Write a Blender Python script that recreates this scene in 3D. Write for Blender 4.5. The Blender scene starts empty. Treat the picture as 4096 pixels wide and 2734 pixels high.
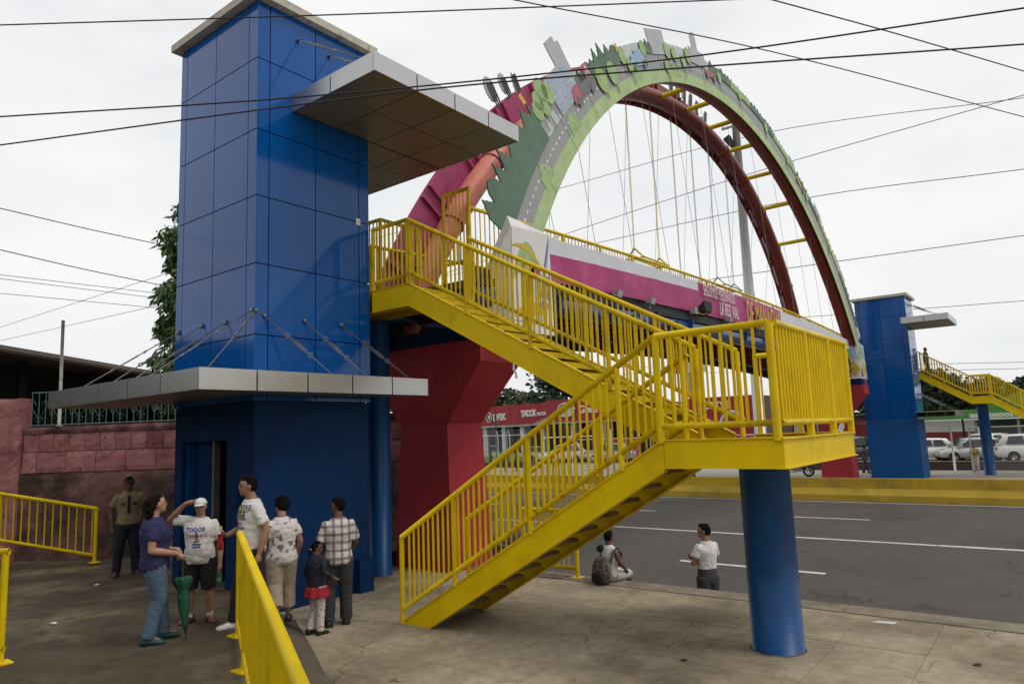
import bpy, bmesh, math, random
import numpy as np
from math import sin, cos, pi, radians, sqrt, atan2, hypot
from mathutils import Vector, Matrix, noise
from mathutils.bvhtree import BVHTree
random.seed(7); RNG = np.random.default_rng(7)
SC = bpy.context.scene
COL = SC.collection

# ---------------------------------------------------------------- camera
def cam_matrix(yaw, pitch, roll, loc):
    f = Vector((-sin(yaw)*cos(pitch), cos(yaw)*cos(pitch), sin(pitch)))
    r0 = Vector((cos(yaw), sin(yaw), 0)); u0 = r0.cross(f)
    r = r0*cos(roll) + u0*sin(roll); u = u0*cos(roll) - r0*sin(roll)
    return Matrix(((r.x, u.x, -f.x, loc[0]), (r.y, u.y, -f.y, loc[1]), (r.z, u.z, -f.z, loc[2]), (0, 0, 0, 1)))
cd = bpy.data.cameras.new('camera'); cam = bpy.data.objects.new('camera', cd); COL.objects.link(cam)
cam.matrix_world = cam_matrix(radians(37.78), radians(7.42), radians(-2.10), (0, 0, 2.35))
cd.sensor_width = 36; cd.lens = 2803/4096*36; cd.clip_start = .05; cd.clip_end = 6000
SC.camera = cam
# ---------------------------------------------------------------- sky (overcast) and weak sun
SUN_EL, SUN_AZ = radians(58), radians(72)          # azimuth from +Y towards +X
W = bpy.data.worlds.new('World'); SC.world = W; W.use_nodes = True
nt = W.node_tree; nt.nodes.clear()
def N(t, typ, **k):
    n = t.nodes.new(typ)
    for a, b in k.items(): setattr(n, a, b)
    return n
out = N(nt, 'ShaderNodeOutputWorld'); mixs = N(nt, 'ShaderNodeMixShader')
bg1 = N(nt, 'ShaderNodeBackground'); bg2 = N(nt, 'ShaderNodeBackground')
sky = N(nt, 'ShaderNodeTexSky', sky_type='NISHITA', sun_disc=False, sun_elevation=SUN_EL, sun_rotation=SUN_AZ)
sky.air_density = 1.4; sky.dust_density = 3.0
bg1.inputs[1].default_value = .10
nt.links.new(sky.outputs[0], bg1.inputs[0])
tc = N(nt, 'ShaderNodeTexCoord')
mp = N(nt, 'ShaderNodeMapping'); mp.inputs['Scale'].default_value = (1, 1, 2.6)
nt.links.new(tc.outputs['Generated'], mp.inputs[0])
n1 = N(nt, 'ShaderNodeTexNoise'); n1.inputs['Scale'].default_value = 2.2; n1.inputs['Detail'].default_value = 6; n1.inputs['Roughness'].default_value = .52
nt.links.new(mp.outputs[0], n1.inputs[0])
cr = N(nt, 'ShaderNodeValToRGB')                     # cloud brightness
e = cr.color_ramp.elements; e[0].position = .30; e[0].color = (.82, .845, .88, 1); e[1].position = .60; e[1].color = (.97, .97, .955, 1)
nt.links.new(n1.outputs[0], cr.inputs[0]); nt.links.new(cr.outputs[0], bg2.inputs[0]); bg2.inputs[1].default_value = 1.0
n2 = N(nt, 'ShaderNodeTexNoise'); n2.inputs['Scale'].default_value = 1.7; n2.inputs['Detail'].default_value = 5
mp2 = N(nt, 'ShaderNodeMapping'); mp2.inputs['Location'].default_value = (3.1, 1.7, .4); mp2.inputs['Scale'].default_value = (1, 1, 2.2)
nt.links.new(tc.outputs['Generated'], mp2.inputs[0]); nt.links.new(mp2.outputs[0], n2.inputs[0])
cv = N(nt, 'ShaderNodeValToRGB'); e = cv.color_ramp.elements; e[0].position = .33; e[0].color = (.72,)*3+(1,); e[1].position = .5; e[1].color = (.97,)*3+(1,)
nt.links.new(n2.outputs[0], cv.inputs[0]); nt.links.new(cv.outputs[0], mixs.inputs[0])
nt.links.new(bg1.outputs[0], mixs.inputs[1]); nt.links.new(bg2.outputs[0], mixs.inputs[2]); nt.links.new(mixs.outputs[0], out.inputs[0])
sl = bpy.data.lights.new('sun', 'SUN'); sun = bpy.data.objects.new('sun', sl); COL.objects.link(sun)
sl.energy = 1.15; sl.angle = radians(24); sl.color = (1, .97, .92)
sd = Vector((sin(SUN_AZ)*cos(SUN_EL), cos(SUN_AZ)*cos(SUN_EL), sin(SUN_EL)))
sun.rotation_euler = (-sd).to_track_quat('-Z', 'Y').to_euler(); sun.location = sd*60
vs = SC.view_settings; vs.view_transform = 'Standard'; vs.look = 'None'; vs.gamma = 1; vs.use_curve_mapping = False; vs.exposure = 0

# ---------------------------------------------------------------- materials
MATS = {}
def mat(name, col, rough=.6, metal=0., var=.12, scale=3., bump=0., bscale=40., stain=None, stain_amt=.0, stain_scale=1.2, stain_lo=.5, stain_hi=.68,
        rust=0., coat=0., spec=.5, alpha=1., emit=0., objvar=0., stain2=None, streak=0., crack=0., crack_scale=.4):
    m = bpy.data.materials.new(name); MATS[name] = m; m.use_nodes = True
    t = m.node_tree; b = t.nodes['Principled BSDF']
    b.inputs['Roughness'].default_value = rough; b.inputs['Metallic'].default_value = metal
    b.inputs['Coat Weight'].default_value = coat; b.inputs['Coat Roughness'].default_value = .08
    b.inputs['Specular IOR Level'].default_value = spec; b.inputs['Alpha'].default_value = alpha
    g = N(t, 'ShaderNodeNewGeometry'); pos = g.outputs['Position']
    rgb = N(t, 'ShaderNodeRGB'); rgb.outputs[0].default_value = (*col, 1); cur = rgb.outputs[0]
    def noise_(sc, det=5, r=.6, vec=None):
        n = N(t, 'ShaderNodeTexNoise'); n.inputs['Scale'].default_value = sc; n.inputs['Detail'].default_value = det; n.inputs['Roughness'].default_value = r
        t.links.new(vec or pos, n.inputs[0]); return n.outputs[0]
    def mixc(fac, a, bcol, typ='MIX'):
        x = N(t, 'ShaderNodeMix', data_type='RGBA', blend_type=typ)
        if isinstance(fac, (int, float)): x.inputs[0].default_value = fac
        else: t.links.new(fac, x.inputs[0])
        t.links.new(a, x.inputs[6])
        if isinstance(bcol, tuple): x.inputs[7].default_value = (*bcol, 1)
        else: t.links.new(bcol, x.inputs[7])
        return x.outputs[2]
    def rng(v, a, b_, c, d):
        r = N(t, 'ShaderNodeMapRange'); t.links.new(v, r.inputs[0])
        for i, q in enumerate((a, b_, c, d)): r.inputs[1+i].default_value = q
        return r.outputs[0]
    if var > 0:
        v = rng(noise_(scale), .25, .75, 1-var, 1+var)
        vv = N(t, 'ShaderNodeVectorMath', operation='SCALE'); t.links.new(cur, vv.inputs[0]); t.links.new(v, vv.inputs['Scale']); cur = vv.outputs[0]
    if objvar > 0:
        oi = N(t, 'ShaderNodeObjectInfo'); v = rng(oi.outputs['Random'], 0, 1, 1-objvar, 1+objvar)
        vv = N(t, 'ShaderNodeVectorMath', operation='SCALE'); t.links.new(cur, vv.inputs[0]); t.links.new(v, vv.inputs['Scale']); cur = vv.outputs[0]
    if stain_amt > 0:
        f = rng(noise_(stain_scale, 7, .62), stain_lo, stain_hi, 0, stain_amt); cur = mixc(f, cur, stain)
    if stain2:
        f = rng(noise_(stain2[2], 8, .68), stain2[3], stain2[4], 0, stain2[1]); cur = mixc(f, cur, stain2[0])
    if crack > 0:
        wv = N(t, 'ShaderNodeTexNoise'); wv.inputs['Scale'].default_value = 1.6; wv.inputs['Detail'].default_value = 6; t.links.new(pos, wv.inputs[0])
        vm = N(t, 'ShaderNodeVectorMath', operation='MULTIPLY_ADD'); t.links.new(wv.outputs['Color'], vm.inputs[0]); vm.inputs[1].default_value = (.9, .9, .9); t.links.new(pos, vm.inputs[2])
        vo = N(t, 'ShaderNodeTexVoronoi', feature='DISTANCE_TO_EDGE'); vo.inputs['Scale'].default_value = crack_scale; t.links.new(vm.outputs[0], vo.inputs['Vector'])
        ed = rng(vo.outputs['Distance'], 0, .006, 1, 0); mk = rng(noise_(.7, 3), .45, .58, 0, crack)
        mm = N(t, 'ShaderNodeMath', operation='MULTIPLY'); t.links.new(ed, mm.inputs[0]); t.links.new(mk, mm.inputs[1]); cur = mixc(mm.outputs[0], cur, (.03, .025, .018))
    if streak > 0:
        mpn = N(t, 'ShaderNodeMapping'); mpn.inputs['Scale'].default_value = (6, 6, .35); t.links.new(pos, mpn.inputs[0])
        f = rng(noise_(1.5, 5, .6, mpn.outputs[0]), .5, .75, 0, streak); cur = mixc(f, cur, (.05, .045, .035))
    if rust > 0:
        f = rng(noise_(9, 8, .7), .66-.06*rust, .70-.05*rust, 0, .85); cur = mixc(f, cur, (.07, .025, .012))
    t.links.new(cur, b.inputs['Base Color'])
    if bump > 0:
        bp = N(t, 'ShaderNodeBump'); bp.inputs['Strength'].default_value = bump; bp.inputs['Distance'].default_value = .02
        t.links.new(noise_(bscale, 6, .65), bp.inputs['Height']); t.links.new(bp.outputs[0], b.inputs['Normal'])
    if emit: 
        b.inputs['Emission Color'].default_value = (*col, 1); b.inputs['Emission Strength'].default_value = emit
    return m
M = mat
M('yellow', (.73, .515, .0005), .45, spec=.22, var=.10, scale=2.2, stain=(.46, .31, .003), stain_amt=.45, stain_scale=2.3, stain2=((.06, .03, .012), .8, 14, .66, .70), bump=.1, bscale=30)
M('yellow_worn', (.68, .475, .001), .5, spec=.22, var=.14, scale=2.2, stain=(.30, .18, .006), stain_amt=.6, stain_scale=3, stain2=((.05, .022, .01), .9, 16, .61, .66), bump=.16, bscale=30)
M('yellow_wall', (.43, .275, .010), .8, var=.16, scale=.8, stain=(.16, .10, .02), stain_amt=.6, stain_scale=.6, bump=.3, bscale=14, streak=.3)
M('yellow_light', (.42, .28, .02), .8, var=.16, scale=.8, stain=(.16, .10, .02), stain_amt=.5, stain_scale=.7, bump=.3, bscale=14)
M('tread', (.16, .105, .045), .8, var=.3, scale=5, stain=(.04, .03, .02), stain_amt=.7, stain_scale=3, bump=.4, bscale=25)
M('clad', (.0006, .078, .31), .11, var=.07, scale=.5, objvar=.07, spec=.40, bump=.05, bscale=1.6, streak=.10)
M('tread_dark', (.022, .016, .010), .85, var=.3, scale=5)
M('rod_steel', (.20, .20, .20), .45, metal=.6, var=.15)
M('clad_core', (.006, .007, .012), .8)
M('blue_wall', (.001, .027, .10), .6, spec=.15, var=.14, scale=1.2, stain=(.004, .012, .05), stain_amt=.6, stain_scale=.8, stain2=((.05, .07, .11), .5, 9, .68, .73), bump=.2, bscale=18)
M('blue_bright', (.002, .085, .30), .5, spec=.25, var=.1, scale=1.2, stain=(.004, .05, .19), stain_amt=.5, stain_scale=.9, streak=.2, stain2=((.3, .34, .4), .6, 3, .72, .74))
M('green_dark', (.02, .07, .035), .5)
M('blue_pipe', (.006, .055, .20), .28, var=.15, scale=1.5, stain=(.02, .035, .07), stain_amt=.5, stain_scale=1.5, streak=.25, bump=.05)
M('blue_column', (.001, .060, .20), .36, spec=.3, var=.10, scale=1.5, stain=(.004, .014, .06), stain_amt=.5, stain_scale=1.4, streak=.5, stain2=((.035, .02, .014), .9, 11, .69, .72), bump=.08, bscale=20)
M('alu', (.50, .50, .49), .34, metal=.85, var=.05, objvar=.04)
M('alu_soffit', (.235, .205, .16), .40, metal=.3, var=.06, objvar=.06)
M('gap', (.008, .008, .009), .9)
M('cap_concrete', (.52, .48, .40), .85, var=.2, stain=(.12, .10, .08), stain_amt=.7, stain_scale=3, bump=.5, bscale=30)
M('red_pier', (.37, .034, .046), .7, spec=.2, var=.10, scale=1, stain=(.17, .015, .022), stain_amt=.5, stain_scale=.8, stain2=((.26, .07, .07), .5, 7, .60, .70), bump=.25, bscale=16, streak=.2)
M('rib_red', (.21, .028, .026), .42, var=.15, scale=1.2, stain=(.08, .012, .012), stain_amt=.5, stain_scale=1.1, streak=.15)
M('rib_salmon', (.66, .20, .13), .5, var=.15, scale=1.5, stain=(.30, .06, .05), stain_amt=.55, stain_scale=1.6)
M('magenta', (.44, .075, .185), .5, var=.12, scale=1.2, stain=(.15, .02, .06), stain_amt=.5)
M('banner_mag', (.36, .018, .13), .55, var=.18, scale=1.1, stain=(.50, .10, .26), stain_amt=.5, stain_scale=1.3, bump=.25, bscale=2.5)
M('banner_white', (.60, .60, .64), .6, var=.06, bump=.2, bscale=2.5)
M('print_white', (.68, .67, .64), .6, var=.05)
M('print_yellow', (.60, .40, .03), .6, var=.08)
M('print_grass', (.38, .50, .22), .6, var=.22, scale=2.5, stain=(.42, .50, .30), stain_amt=.5, stain_scale=1.5)
M('print_leaf', (.30, .44, .17), .6, var=.22, scale=4, stain=(.36, .46, .24), stain_amt=.5, stain_scale=2)
M('print_forest', (.085, .155, .10), .6, var=.22, scale=2, stain=(.13, .20, .14), stain_amt=.6, stain_scale=1.2)
M('print_road', (.29, .30, .295), .55, var=.08)
M('print_pale', (.50, .55, .52), .55, var=.1)
M('print_grey', (.42, .43, .44), .55, var=.12, stain=(.28, .38, .55), stain_amt=.5, stain_scale=2.5)
M('print_blue', (.30, .42, .60), .55, var=.1)
M('print_dark', (.15, .155, .15), .6)
M('print_red', (.42, .10, .13), .55)
M('print_purple', (.14, .06, .25), .55)
M('silver_sheet', (.66, .67, .68), .45, var=.2, scale=2.5, bump=.8, bscale=5)
M('black_rubber', (.012, .012, .014), .7, var=.2)
M('tyre', (.016, .016, .017), .8)
M('grey_metal', (.26, .26, .25), .42, metal=.7, var=.15)
M('galv', (.46, .46, .45), .45, metal=.6, var=.12)
M('plaza', (.385, .32, .225), .9, spec=.2, var=.22, scale=7, crack=.9, crack_scale=.45, stain=(.075, .055, .034), stain_amt=.66, stain_scale=.42, stain_lo=.45, stain_hi=.62, stain2=((.10, .08, .055), .6, 9, .58, .70), bump=.7, bscale=60, objvar=.06)
M('plaza_base', (.10, .08, .06), .95)
M('kerb', (.22, .18, .125), .9, var=.25, scale=4, stain=(.06, .05, .035), stain_amt=.7, stain_scale=1.6, bump=.6, bscale=25)
M('ramp', (.078, .061, .040), .9, spec=.2, crack=.8, crack_scale=.5, var=.3, scale=1.5, stain=(.24, .188, .115), stain_amt=.8, stain_scale=.8, stain_lo=.48, stain_hi=.68, stain2=((.035, .027, .018), .7, 2.4, .52, .66), bump=.5, bscale=45)
M('apron', (.10, .082, .06), .95, var=.3, scale=5, stain=(.035, .03, .022), stain_amt=.6, stain_scale=3, bump=.9, bscale=22)
M('road', (.090, .078, .069), .88, spec=.25, crack=.7, crack_scale=.12, var=.10, scale=1.1, stain=(.052, .047, .043), stain_amt=.55, stain_scale=.3, stain2=((.13, .118, .105), .4, 5, .6, .72), bump=.4, bscale=80)
M('road_paint', (.62, .60, .56), .8, var=.15, stain=(.2, .19, .18), stain_amt=.6, stain_scale=5)
M('ground', (.16, .145, .12), .95, var=.2, scale=.4)
M('far_paving', (.27, .245, .205), .9, var=.2, scale=.7, stain=(.12, .105, .09), stain_amt=.5, stain_scale=.5)
M('pink_block', (.38, .165, .165), .95, spec=.15, var=.2, scale=3, stain=(.17, .05, .05), stain_amt=.65, stain_scale=1.8, stain2=((.06, .04, .035), .7, 6, .58, .66), bump=1., bscale=16, objvar=.14)
M('pink_cap', (.26, .10, .10), .95, var=.3, scale=5, stain=(.035, .026, .022), stain_amt=.85, stain_scale=2.4, stain_lo=.42, stain_hi=.6, bump=1., bscale=12)
M('pink_render', (.21, .10, .085), .95, var=.3, scale=2.5, stain=(.028, .022, .016), stain_amt=.9, stain_scale=1.1, stain_lo=.40, stain_hi=.62, bump=1., bscale=10)
M('fence_green', (.10, .17, .145), .6, var=.3, scale=8)
M('roof_brown', (.075, .055, .045), .8, var=.2)
M('dark_wall', (.012, .016, .010), .9, var=.3)
M('pole_paint', (.42, .42, .36), .6, var=.3, scale=6, stain=(.25, .12, .06), stain_amt=.8, stain_scale=4)
M('cable', (.012, .012, .013), .6)
M('bark', (.06, .045, .03), .9, bump=.5, bscale=20)
M('leaf_a', (.06, .115, .026), .5, var=.4, scale=1.5)
M('leaf_b', (.030, .050, .020), .6, var=.4, scale=.6)
M('leaf_c', (.055, .070, .025), .6, var=.4, scale=.6)
M('dealer_red', (.30, .012, .018), .4, var=.08, objvar=.06)
M('white_paint', (.62, .62, .60), .6, var=.08, stain=(.4, .38, .34), stain_amt=.4)
M('glass_dark', (.012, .014, .016), .08, spec=.6)
M('green_wall', (.05, .21, .025), .6, var=.12)
M('green_sign', (.16, .36, .12), .6)
M('brick_red', (.20, .022, .024), .7, var=.1)
M('blue_sign', (.02, .07, .32), .5)
M('car_white', (.74, .74, .72), .25, coat=.6, var=.02); M('car_silver', (.42, .42, .41), .28, metal=.4, coat=.6, var=.02)
M('car_black', (.018, .018, .02), .22, coat=.7, var=.02); M('car_red', (.28, .02, .025), .25, coat=.6, var=.02)
M('chrome', (.5, .5, .5), .2, metal=1); M('lamp_red', (.35, .01, .01), .2, spec=.7); M('lamp_clear', (.6, .6, .6), .1, spec=.7)
M('skin', (.30, .155, .095), .55, var=.06, scale=20); M('skin_dark', (.13, .062, .038), .55, var=.06, scale=20); M('skin_fair', (.40, .215, .145), .55, var=.06, scale=20)
M('hair_black', (.0045, .0036, .0032), .7, spec=.12, var=.3, scale=60, bump=1., bscale=140); M('hair_brown', (.012, .006, .004), .7, spec=.12, var=.4, scale=60, bump=1., bscale=140)
M('lip', (.20, .07, .055), .5); M('eye', (.02, .015, .012), .2); M('eye_white', (.5, .47, .43), .3)
def cloth(name, col, sc=16, b=.5, **k): return M(name, col, .85, var=.12, scale=6, bump=b, bscale=sc, **k)
cloth('navy', (.020, .018, .075)); cloth('navy_dark', (.010, .011, .024)); cloth('khaki', (.22, .17, .085)); cloth('jeans', (.075, .125, .185), var_=0) if 0 else cloth('jeans', (.075, .125, .185))
cloth('tee_white', (.62, .60, .57)); cloth('black_cloth', (.010, .009, .009)); cloth('beige', (.33, .27, .19)); cloth('charcoal', (.030, .031, .033)); cloth('polo_white', (.66, .65, .66))
cloth('shorts_white', (.5, .48, .44)); cloth('red_tulle', (.35, .012, .03)); cloth('grey_cloth', (.05, .05, .05)); cloth('umbrella_green', (.012, .085, .045), 30)
cloth('camo', (.055, .042, .035), stain=(.25, .2, .19), stain_amt=.7, stain_scale=24, stain_lo=.52, stain_hi=.58) ; cloth('yellow_cloth', (.45, .33, .02)); cloth('purple_cloth', (.06, .03, .07))
cloth('cap_white', (.62, .61, .60), b=.1); cloth('cap_navy', (.012, .014, .026), b=.1); cloth('pants_white', (.55, .53, .56))
cloth('grey_plaid', (.045, .045, .046))
M('shoe_green', (.010, .05, .045), .6); M('shoe_brown', (.11, .035, .025), .5); M('shoe_black', (.012, .011, .010), .4); M('shoe_white', (.6, .58, .56), .6); M('sole', (.05, .05, .05), .8); M('sock', (.6, .6, .6), .9)
M('plastic_red', (.42, .02, .02), .2, spec=.7); M('plastic_clear', (.55, .58, .58), .12, spec=.7); M('plastic_green', (.01, .10, .03), .15, spec=.7); M('plastic_yellow', (.65, .5, .03), .4)
M('ink_blue', (.015, .06, .28), .8, var=0); M('ink_red', (.33, .02, .04), .8, var=0); M('ink_yellow', (.65, .5, .04), .8, var=0); M('ink_grey', (.08, .08, .10), .8, var=0)
M('paper', (.6, .58, .52), .9)
def pattern_mats():
    # brown check of a woven shirt: stripes in two directions of the cloth itself
    m = mat('plaid', (.60, .56, .52), .85, var=.06, bump=.4, bscale=16); t = m.node_tree; b = t.nodes['Principled BSDF']
    tcn = N(t, 'ShaderNodeTexCoord'); src = b.inputs['Base Color'].links[0].from_socket
    def stripes(axis, sc, thr):
        s = N(t, 'ShaderNodeSeparateXYZ'); t.links.new(tcn.outputs['Object'], s.inputs[0])
        a = N(t, 'ShaderNodeMath', operation='MULTIPLY'); a.inputs[1].default_value = sc; t.links.new(s.outputs[axis], a.inputs[0])
        p = N(t, 'ShaderNodeMath', operation='SINE'); t.links.new(a.outputs[0], p.inputs[0])
        r = N(t, 'ShaderNodeMapRange'); t.links.new(p.outputs[0], r.inputs[0]); r.inputs[1].default_value = thr; r.inputs[2].default_value = thr+.2; r.inputs[3].default_value = 0; r.inputs[4].default_value = .62
        return r.outputs[0]
    for ax, sc in ((2, 62), (0, 62)):
        x = N(t, 'ShaderNodeMix', data_type='RGBA'); t.links.new(stripes(ax, sc, .35), x.inputs[0]); t.links.new(src, x.inputs[6]); x.inputs[7].default_value = (.085, .04, .032, 1); src = x.outputs[2]
    t.links.new(src, b.inputs['Base Color'])
    # floral / printed cloths: small blots on white
    for nm, base, ink, sc, lo in (('print_shirt', (.62, .59, .57), (.16, .05, .055), 17, .56), ('leggings', (.58, .53, .50), (.28, .05, .05), 34, .60)):
        m = mat(nm, base, .85, var=.08, bump=.4, bscale=16); t = m.node_tree; b = t.nodes['Principled BSDF']
        tcn = N(t, 'ShaderNodeTexCoord'); n = N(t, 'ShaderNodeTexNoise'); n.inputs['Scale'].default_value = sc; n.inputs['Detail'].default_value = 3; t.links.new(tcn.outputs['Object'], n.inputs[0])
        r = N(t, 'ShaderNodeMapRange'); t.links.new(n.outputs[0], r.inputs[0]); r.inputs[1].default_value = lo; r.inputs[2].default_value = lo+.03; r.inputs[3].default_value = 0; r.inputs[4].default_value = .85
        x = N(t, 'ShaderNodeMix', data_type='RGBA'); t.links.new(r.outputs[0], x.inputs[0]); t.links.new(b.inputs['Base Color'].links[0].from_socket, x.inputs[6]); x.inputs[7].default_value = (*ink, 1)
        t.links.new(x.outputs[2], b.inputs['Base Color'])
pattern_mats()

# ---------------------------------------------------------------- builders
def base(o):
    v = Vector((0, 0, 0))
    while o is not None: v = v + o.location; o = o.parent
    return v
def setp(o, label=None, cat=None, group=None, kind=None):
    if label: o['label'] = label
    if cat: o['category'] = cat
    if group: o['group'] = group
    if kind: o['kind'] = kind
    return o
def thing(name, label, cat, loc=(0, 0, 0), group=None):
    o = bpy.data.objects.new(name, None); COL.objects.link(o); o.location = loc; o.empty_display_size = .2
    return setp(o, label, cat, group)
def link(name, me, m, parent=None, loc=None):
    o = bpy.data.objects.new(name, me); COL.objects.link(o)
    if parent is not None: o.parent = parent
    if loc is not None: o.location = Vector(loc) - (base(parent) if parent is not None else Vector((0, 0, 0)))
    if m and not me.materials: me.materials.append(MATS[m])
    return o
def mesh(name, V, F, m, parent=None, smooth=False, loc=None):
    """V in world coordinates; stored relative to loc (default: the parent's place)."""
    org = Vector(loc) if loc is not None else (base(parent) if parent is not None else Vector((0, 0, 0)))
    A = np.asarray(V, dtype=float).reshape(-1, 3) - np.array(org)
    me = bpy.data.meshes.new(name); me.from_pydata(A.tolist(), [], F); me.update()
    if smooth: me.polygons.foreach_set('use_smooth', [True]*len(me.polygons))
    return link(name, me, m, parent, loc if loc is not None else (org if parent is not None else None))
class MB:
    def __init__(s): s.V = []; s.F = []
    def add(s, V, F):
        n = len(s.V); s.V += [tuple(v) for v in V]; s.F += [tuple(i+n for i in f) for f in F]; return s
    def box(s, a, b):
        x0, y0, z0 = a; x1, y1, z1 = b
        return s.add([(x0, y0, z0), (x1, y0, z0), (x1, y1, z0), (x0, y1, z0), (x0, y0, z1), (x1, y0, z1), (x1, y1, z1), (x0, y1, z1)],
                     [(0, 3, 2, 1), (4, 5, 6, 7), (0, 1, 5, 4), (1, 2, 6, 5), (2, 3, 7, 6), (3, 0, 4, 7)])
    def hexa(s, P): return s.add(P, [(0, 3, 2, 1), (4, 5, 6, 7), (0, 1, 5, 4), (1, 2, 6, 5), (2, 3, 7, 6), (3, 0, 4, 7)])
    def prism(s, poly, d):
        n = len(poly); d = Vector(d); P = [Vector(p) for p in poly]
        return s.add(P+[p+d for p in P], [tuple(range(n))[::-1], tuple(range(n, 2*n))]+[(i, (i+1) % n, n+(i+1) % n, n+i) for i in range(n)])
    def tube(s, pts, r, n=8, caps=True):
        P = [Vector(p) for p in pts]; R = r if isinstance(r, (list, tuple)) else [r]*len(P); V = []; F = []
        up = None
        for i, p in enumerate(P):
            t = (P[min(i+1, len(P)-1)]-P[max(i-1, 0)]).normalized()
            if up is None: up = Vector((0, 0, 1)) if abs(t.z) < .95 else Vector((1, 0, 0))
            a = t.cross(up)
            if a.length < 1e-5: a = t.orthogonal()
            a.normalize(); b = a.cross(t); up = b
            V += [p+(a*cos(2*pi*k/n)+b*sin(2*pi*k/n))*R[i] for k in range(n)]
        for i in range(len(P)-1):
            for k in range(n): F.append((i*n+k, i*n+(k+1) % n, (i+1)*n+(k+1) % n, (i+1)*n+k))
        if caps: F += [tuple(range(n)), tuple(range((len(P)-1)*n, len(P)*n))[::-1]]
        return s.add(V, F)
    def loft(s, rings, caps=True):
        n = len(rings[0]); V = [v for r in rings for v in r]; F = []
        for i in range(len(rings)-1):
            for k in range(n): F.append((i*n+k, i*n+(k+1) % n, (i+1)*n+(k+1) % n, (i+1)*n+k))
        if caps: F += [tuple(range(n))[::-1], tuple(range((len(rings)-1)*n, len(rings)*n))]
        return s.add(V, F)
    def ell(s, c, r, n=10, m=6, rot=None):
        V = []; F = []; c = Vector(c)
        for j in range(m+1):
            ph = -pi/2+pi*j/m
            for k in range(n):
                v = Vector((r[0]*cos(ph)*cos(2*pi*k/n), r[1]*cos(ph)*sin(2*pi*k/n), r[2]*sin(ph)))
                V.append(c+(rot @ v if rot else v))
        for j in range(m):
            for k in range(n): F.append((j*n+k, j*n+(k+1) % n, (j+1)*n+(k+1) % n, (j+1)*n+k))
        return s.add(V, F)
    def build(s, name, m, parent=None, smooth=False, loc=None): return mesh(name, s.V, s.F, m, parent, smooth, loc)
UNIT = {}
def unit(kind):
    if kind in UNIT: return UNIT[kind]
    b = MB()
    if kind == 'cube': b.box((-.5, -.5, -.5), (.5, .5, .5))
    else: b.tube([(0, 0, 0), (0, 0, 1)], 1.0, 8)
    me = bpy.data.meshes.new(kind); me.from_pydata([list(v) for v in b.V], [], b.F)
    if kind == 'rod':
        for p in me.polygons: p.use_smooth = len(p.vertices) == 4
    UNIT[kind] = me; return me
UMAT = {}
def piece(name, kind, m, parent, loc, scale, rot=None):
    """one cheap piece sharing its mesh with its likes"""
    k = (kind, m)
    if k not in UMAT:
        me = unit(kind).copy(); me.materials.append(MATS[m]); UMAT[k] = me
    o = bpy.data.objects.new(name, UMAT[k]); COL.objects.link(o)
    if parent is not None: o.parent = parent
    o.location = Vector(loc) - (base(parent) if parent is not None else Vector((0, 0, 0))); o.scale = scale
    if rot is not None: o.rotation_euler = rot
    return o
def bar(name, m, parent, a, b, r):
    a = Vector(a); d = Vector(b)-a
    return piece(name, 'rod', m, parent, a, (r, r, d.length), d.to_track_quat('Z', 'Y').to_euler())
def boxp(name, m, parent, a, b):
    return piece(name, 'cube', m, parent, [(p+q)/2 for p, q in zip(a, b)], [abs(q-p) for p, q in zip(a, b)])
TMP = bpy.data.scenes.new('workbench'); TVL = TMP.view_layers[0]
def evaluated(o):
    """mesh of an object with its modifiers, worked out in a scratch scene"""
    TMP.collection.objects.link(o); TVL.update(); me = bpy.data.meshes.new_from_object(o.evaluated_get(TVL.depsgraph)); bpy.data.objects.remove(o); return me
def text(s, m, parent, org, u, v, size, xs=1., ext=.004, align='LEFT', bold=0., name='lettering', spacing=1., shear=0.):
    cu = bpy.data.curves.new('t', 'FONT'); cu.body = s; cu.size = size; cu.align_x = align; cu.extrude = ext; cu.offset = bold; cu.space_character = spacing; cu.shear = shear; cu.resolution_u = 3
    me = evaluated(bpy.data.objects.new('t', cu)); bpy.data.curves.remove(cu)
    u = Vector(u); v = Vector(v); n = u.cross(v); org = Vector(org); pb = base(parent) if parent is not None else Vector((0, 0, 0))
    for q in me.vertices: q.co = org+u*(q.co.x*xs)+v*q.co.y+n*q.co.z-pb
    me.materials.clear()
    return link(name, me, m, parent, pb)
def railing(parent, P, top, bot, posts, name='railing', m='yellow', step=.1, rb=.0125, rp=.032, rt=.034, foot=.0, base_off=0., ends=(1, 1)):
    """P: polyline of points on the walking line; vertical balusters between a bottom and a top pipe. posts: list of lengths along P."""
    P = [Vector(p) for p in P]; up = Vector((0, 0, 1))
    L = [0.]
    for i in range(1, len(P)): L.append(L[-1]+(P[i].xy-P[i-1].xy).length)
    def pt(s):
        for i in range(1, len(P)):
            if s <= L[i]+1e-6: return P[i-1].lerp(P[i], (s-L[i-1])/max(1e-6, L[i]-L[i-1]))
        return P[-1]
    tr = MB().tube([p+up*top for p in P], rt, 10).build(name, m, parent, True)     # the railing part: its hand pipe
    MB().tube([p+up*bot for p in P], rt*.9, 10).build('bottom_rail', 'yellow_worn' if m == 'yellow' else m, tr, True)
    for s in posts:
        q = pt(s); bar('post', m, tr, q+up*base_off, q+up*(top-.01), rp)
    s = step*.6
    while s < L[-1]-.02:
        if all(abs(s-a) > rp+rb+.012 for a in posts):
            q = pt(s); bar('baluster', m, tr, q+up*(bot-.005), q+up*(top-.01), rb)
        s += step
    return tr
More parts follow.
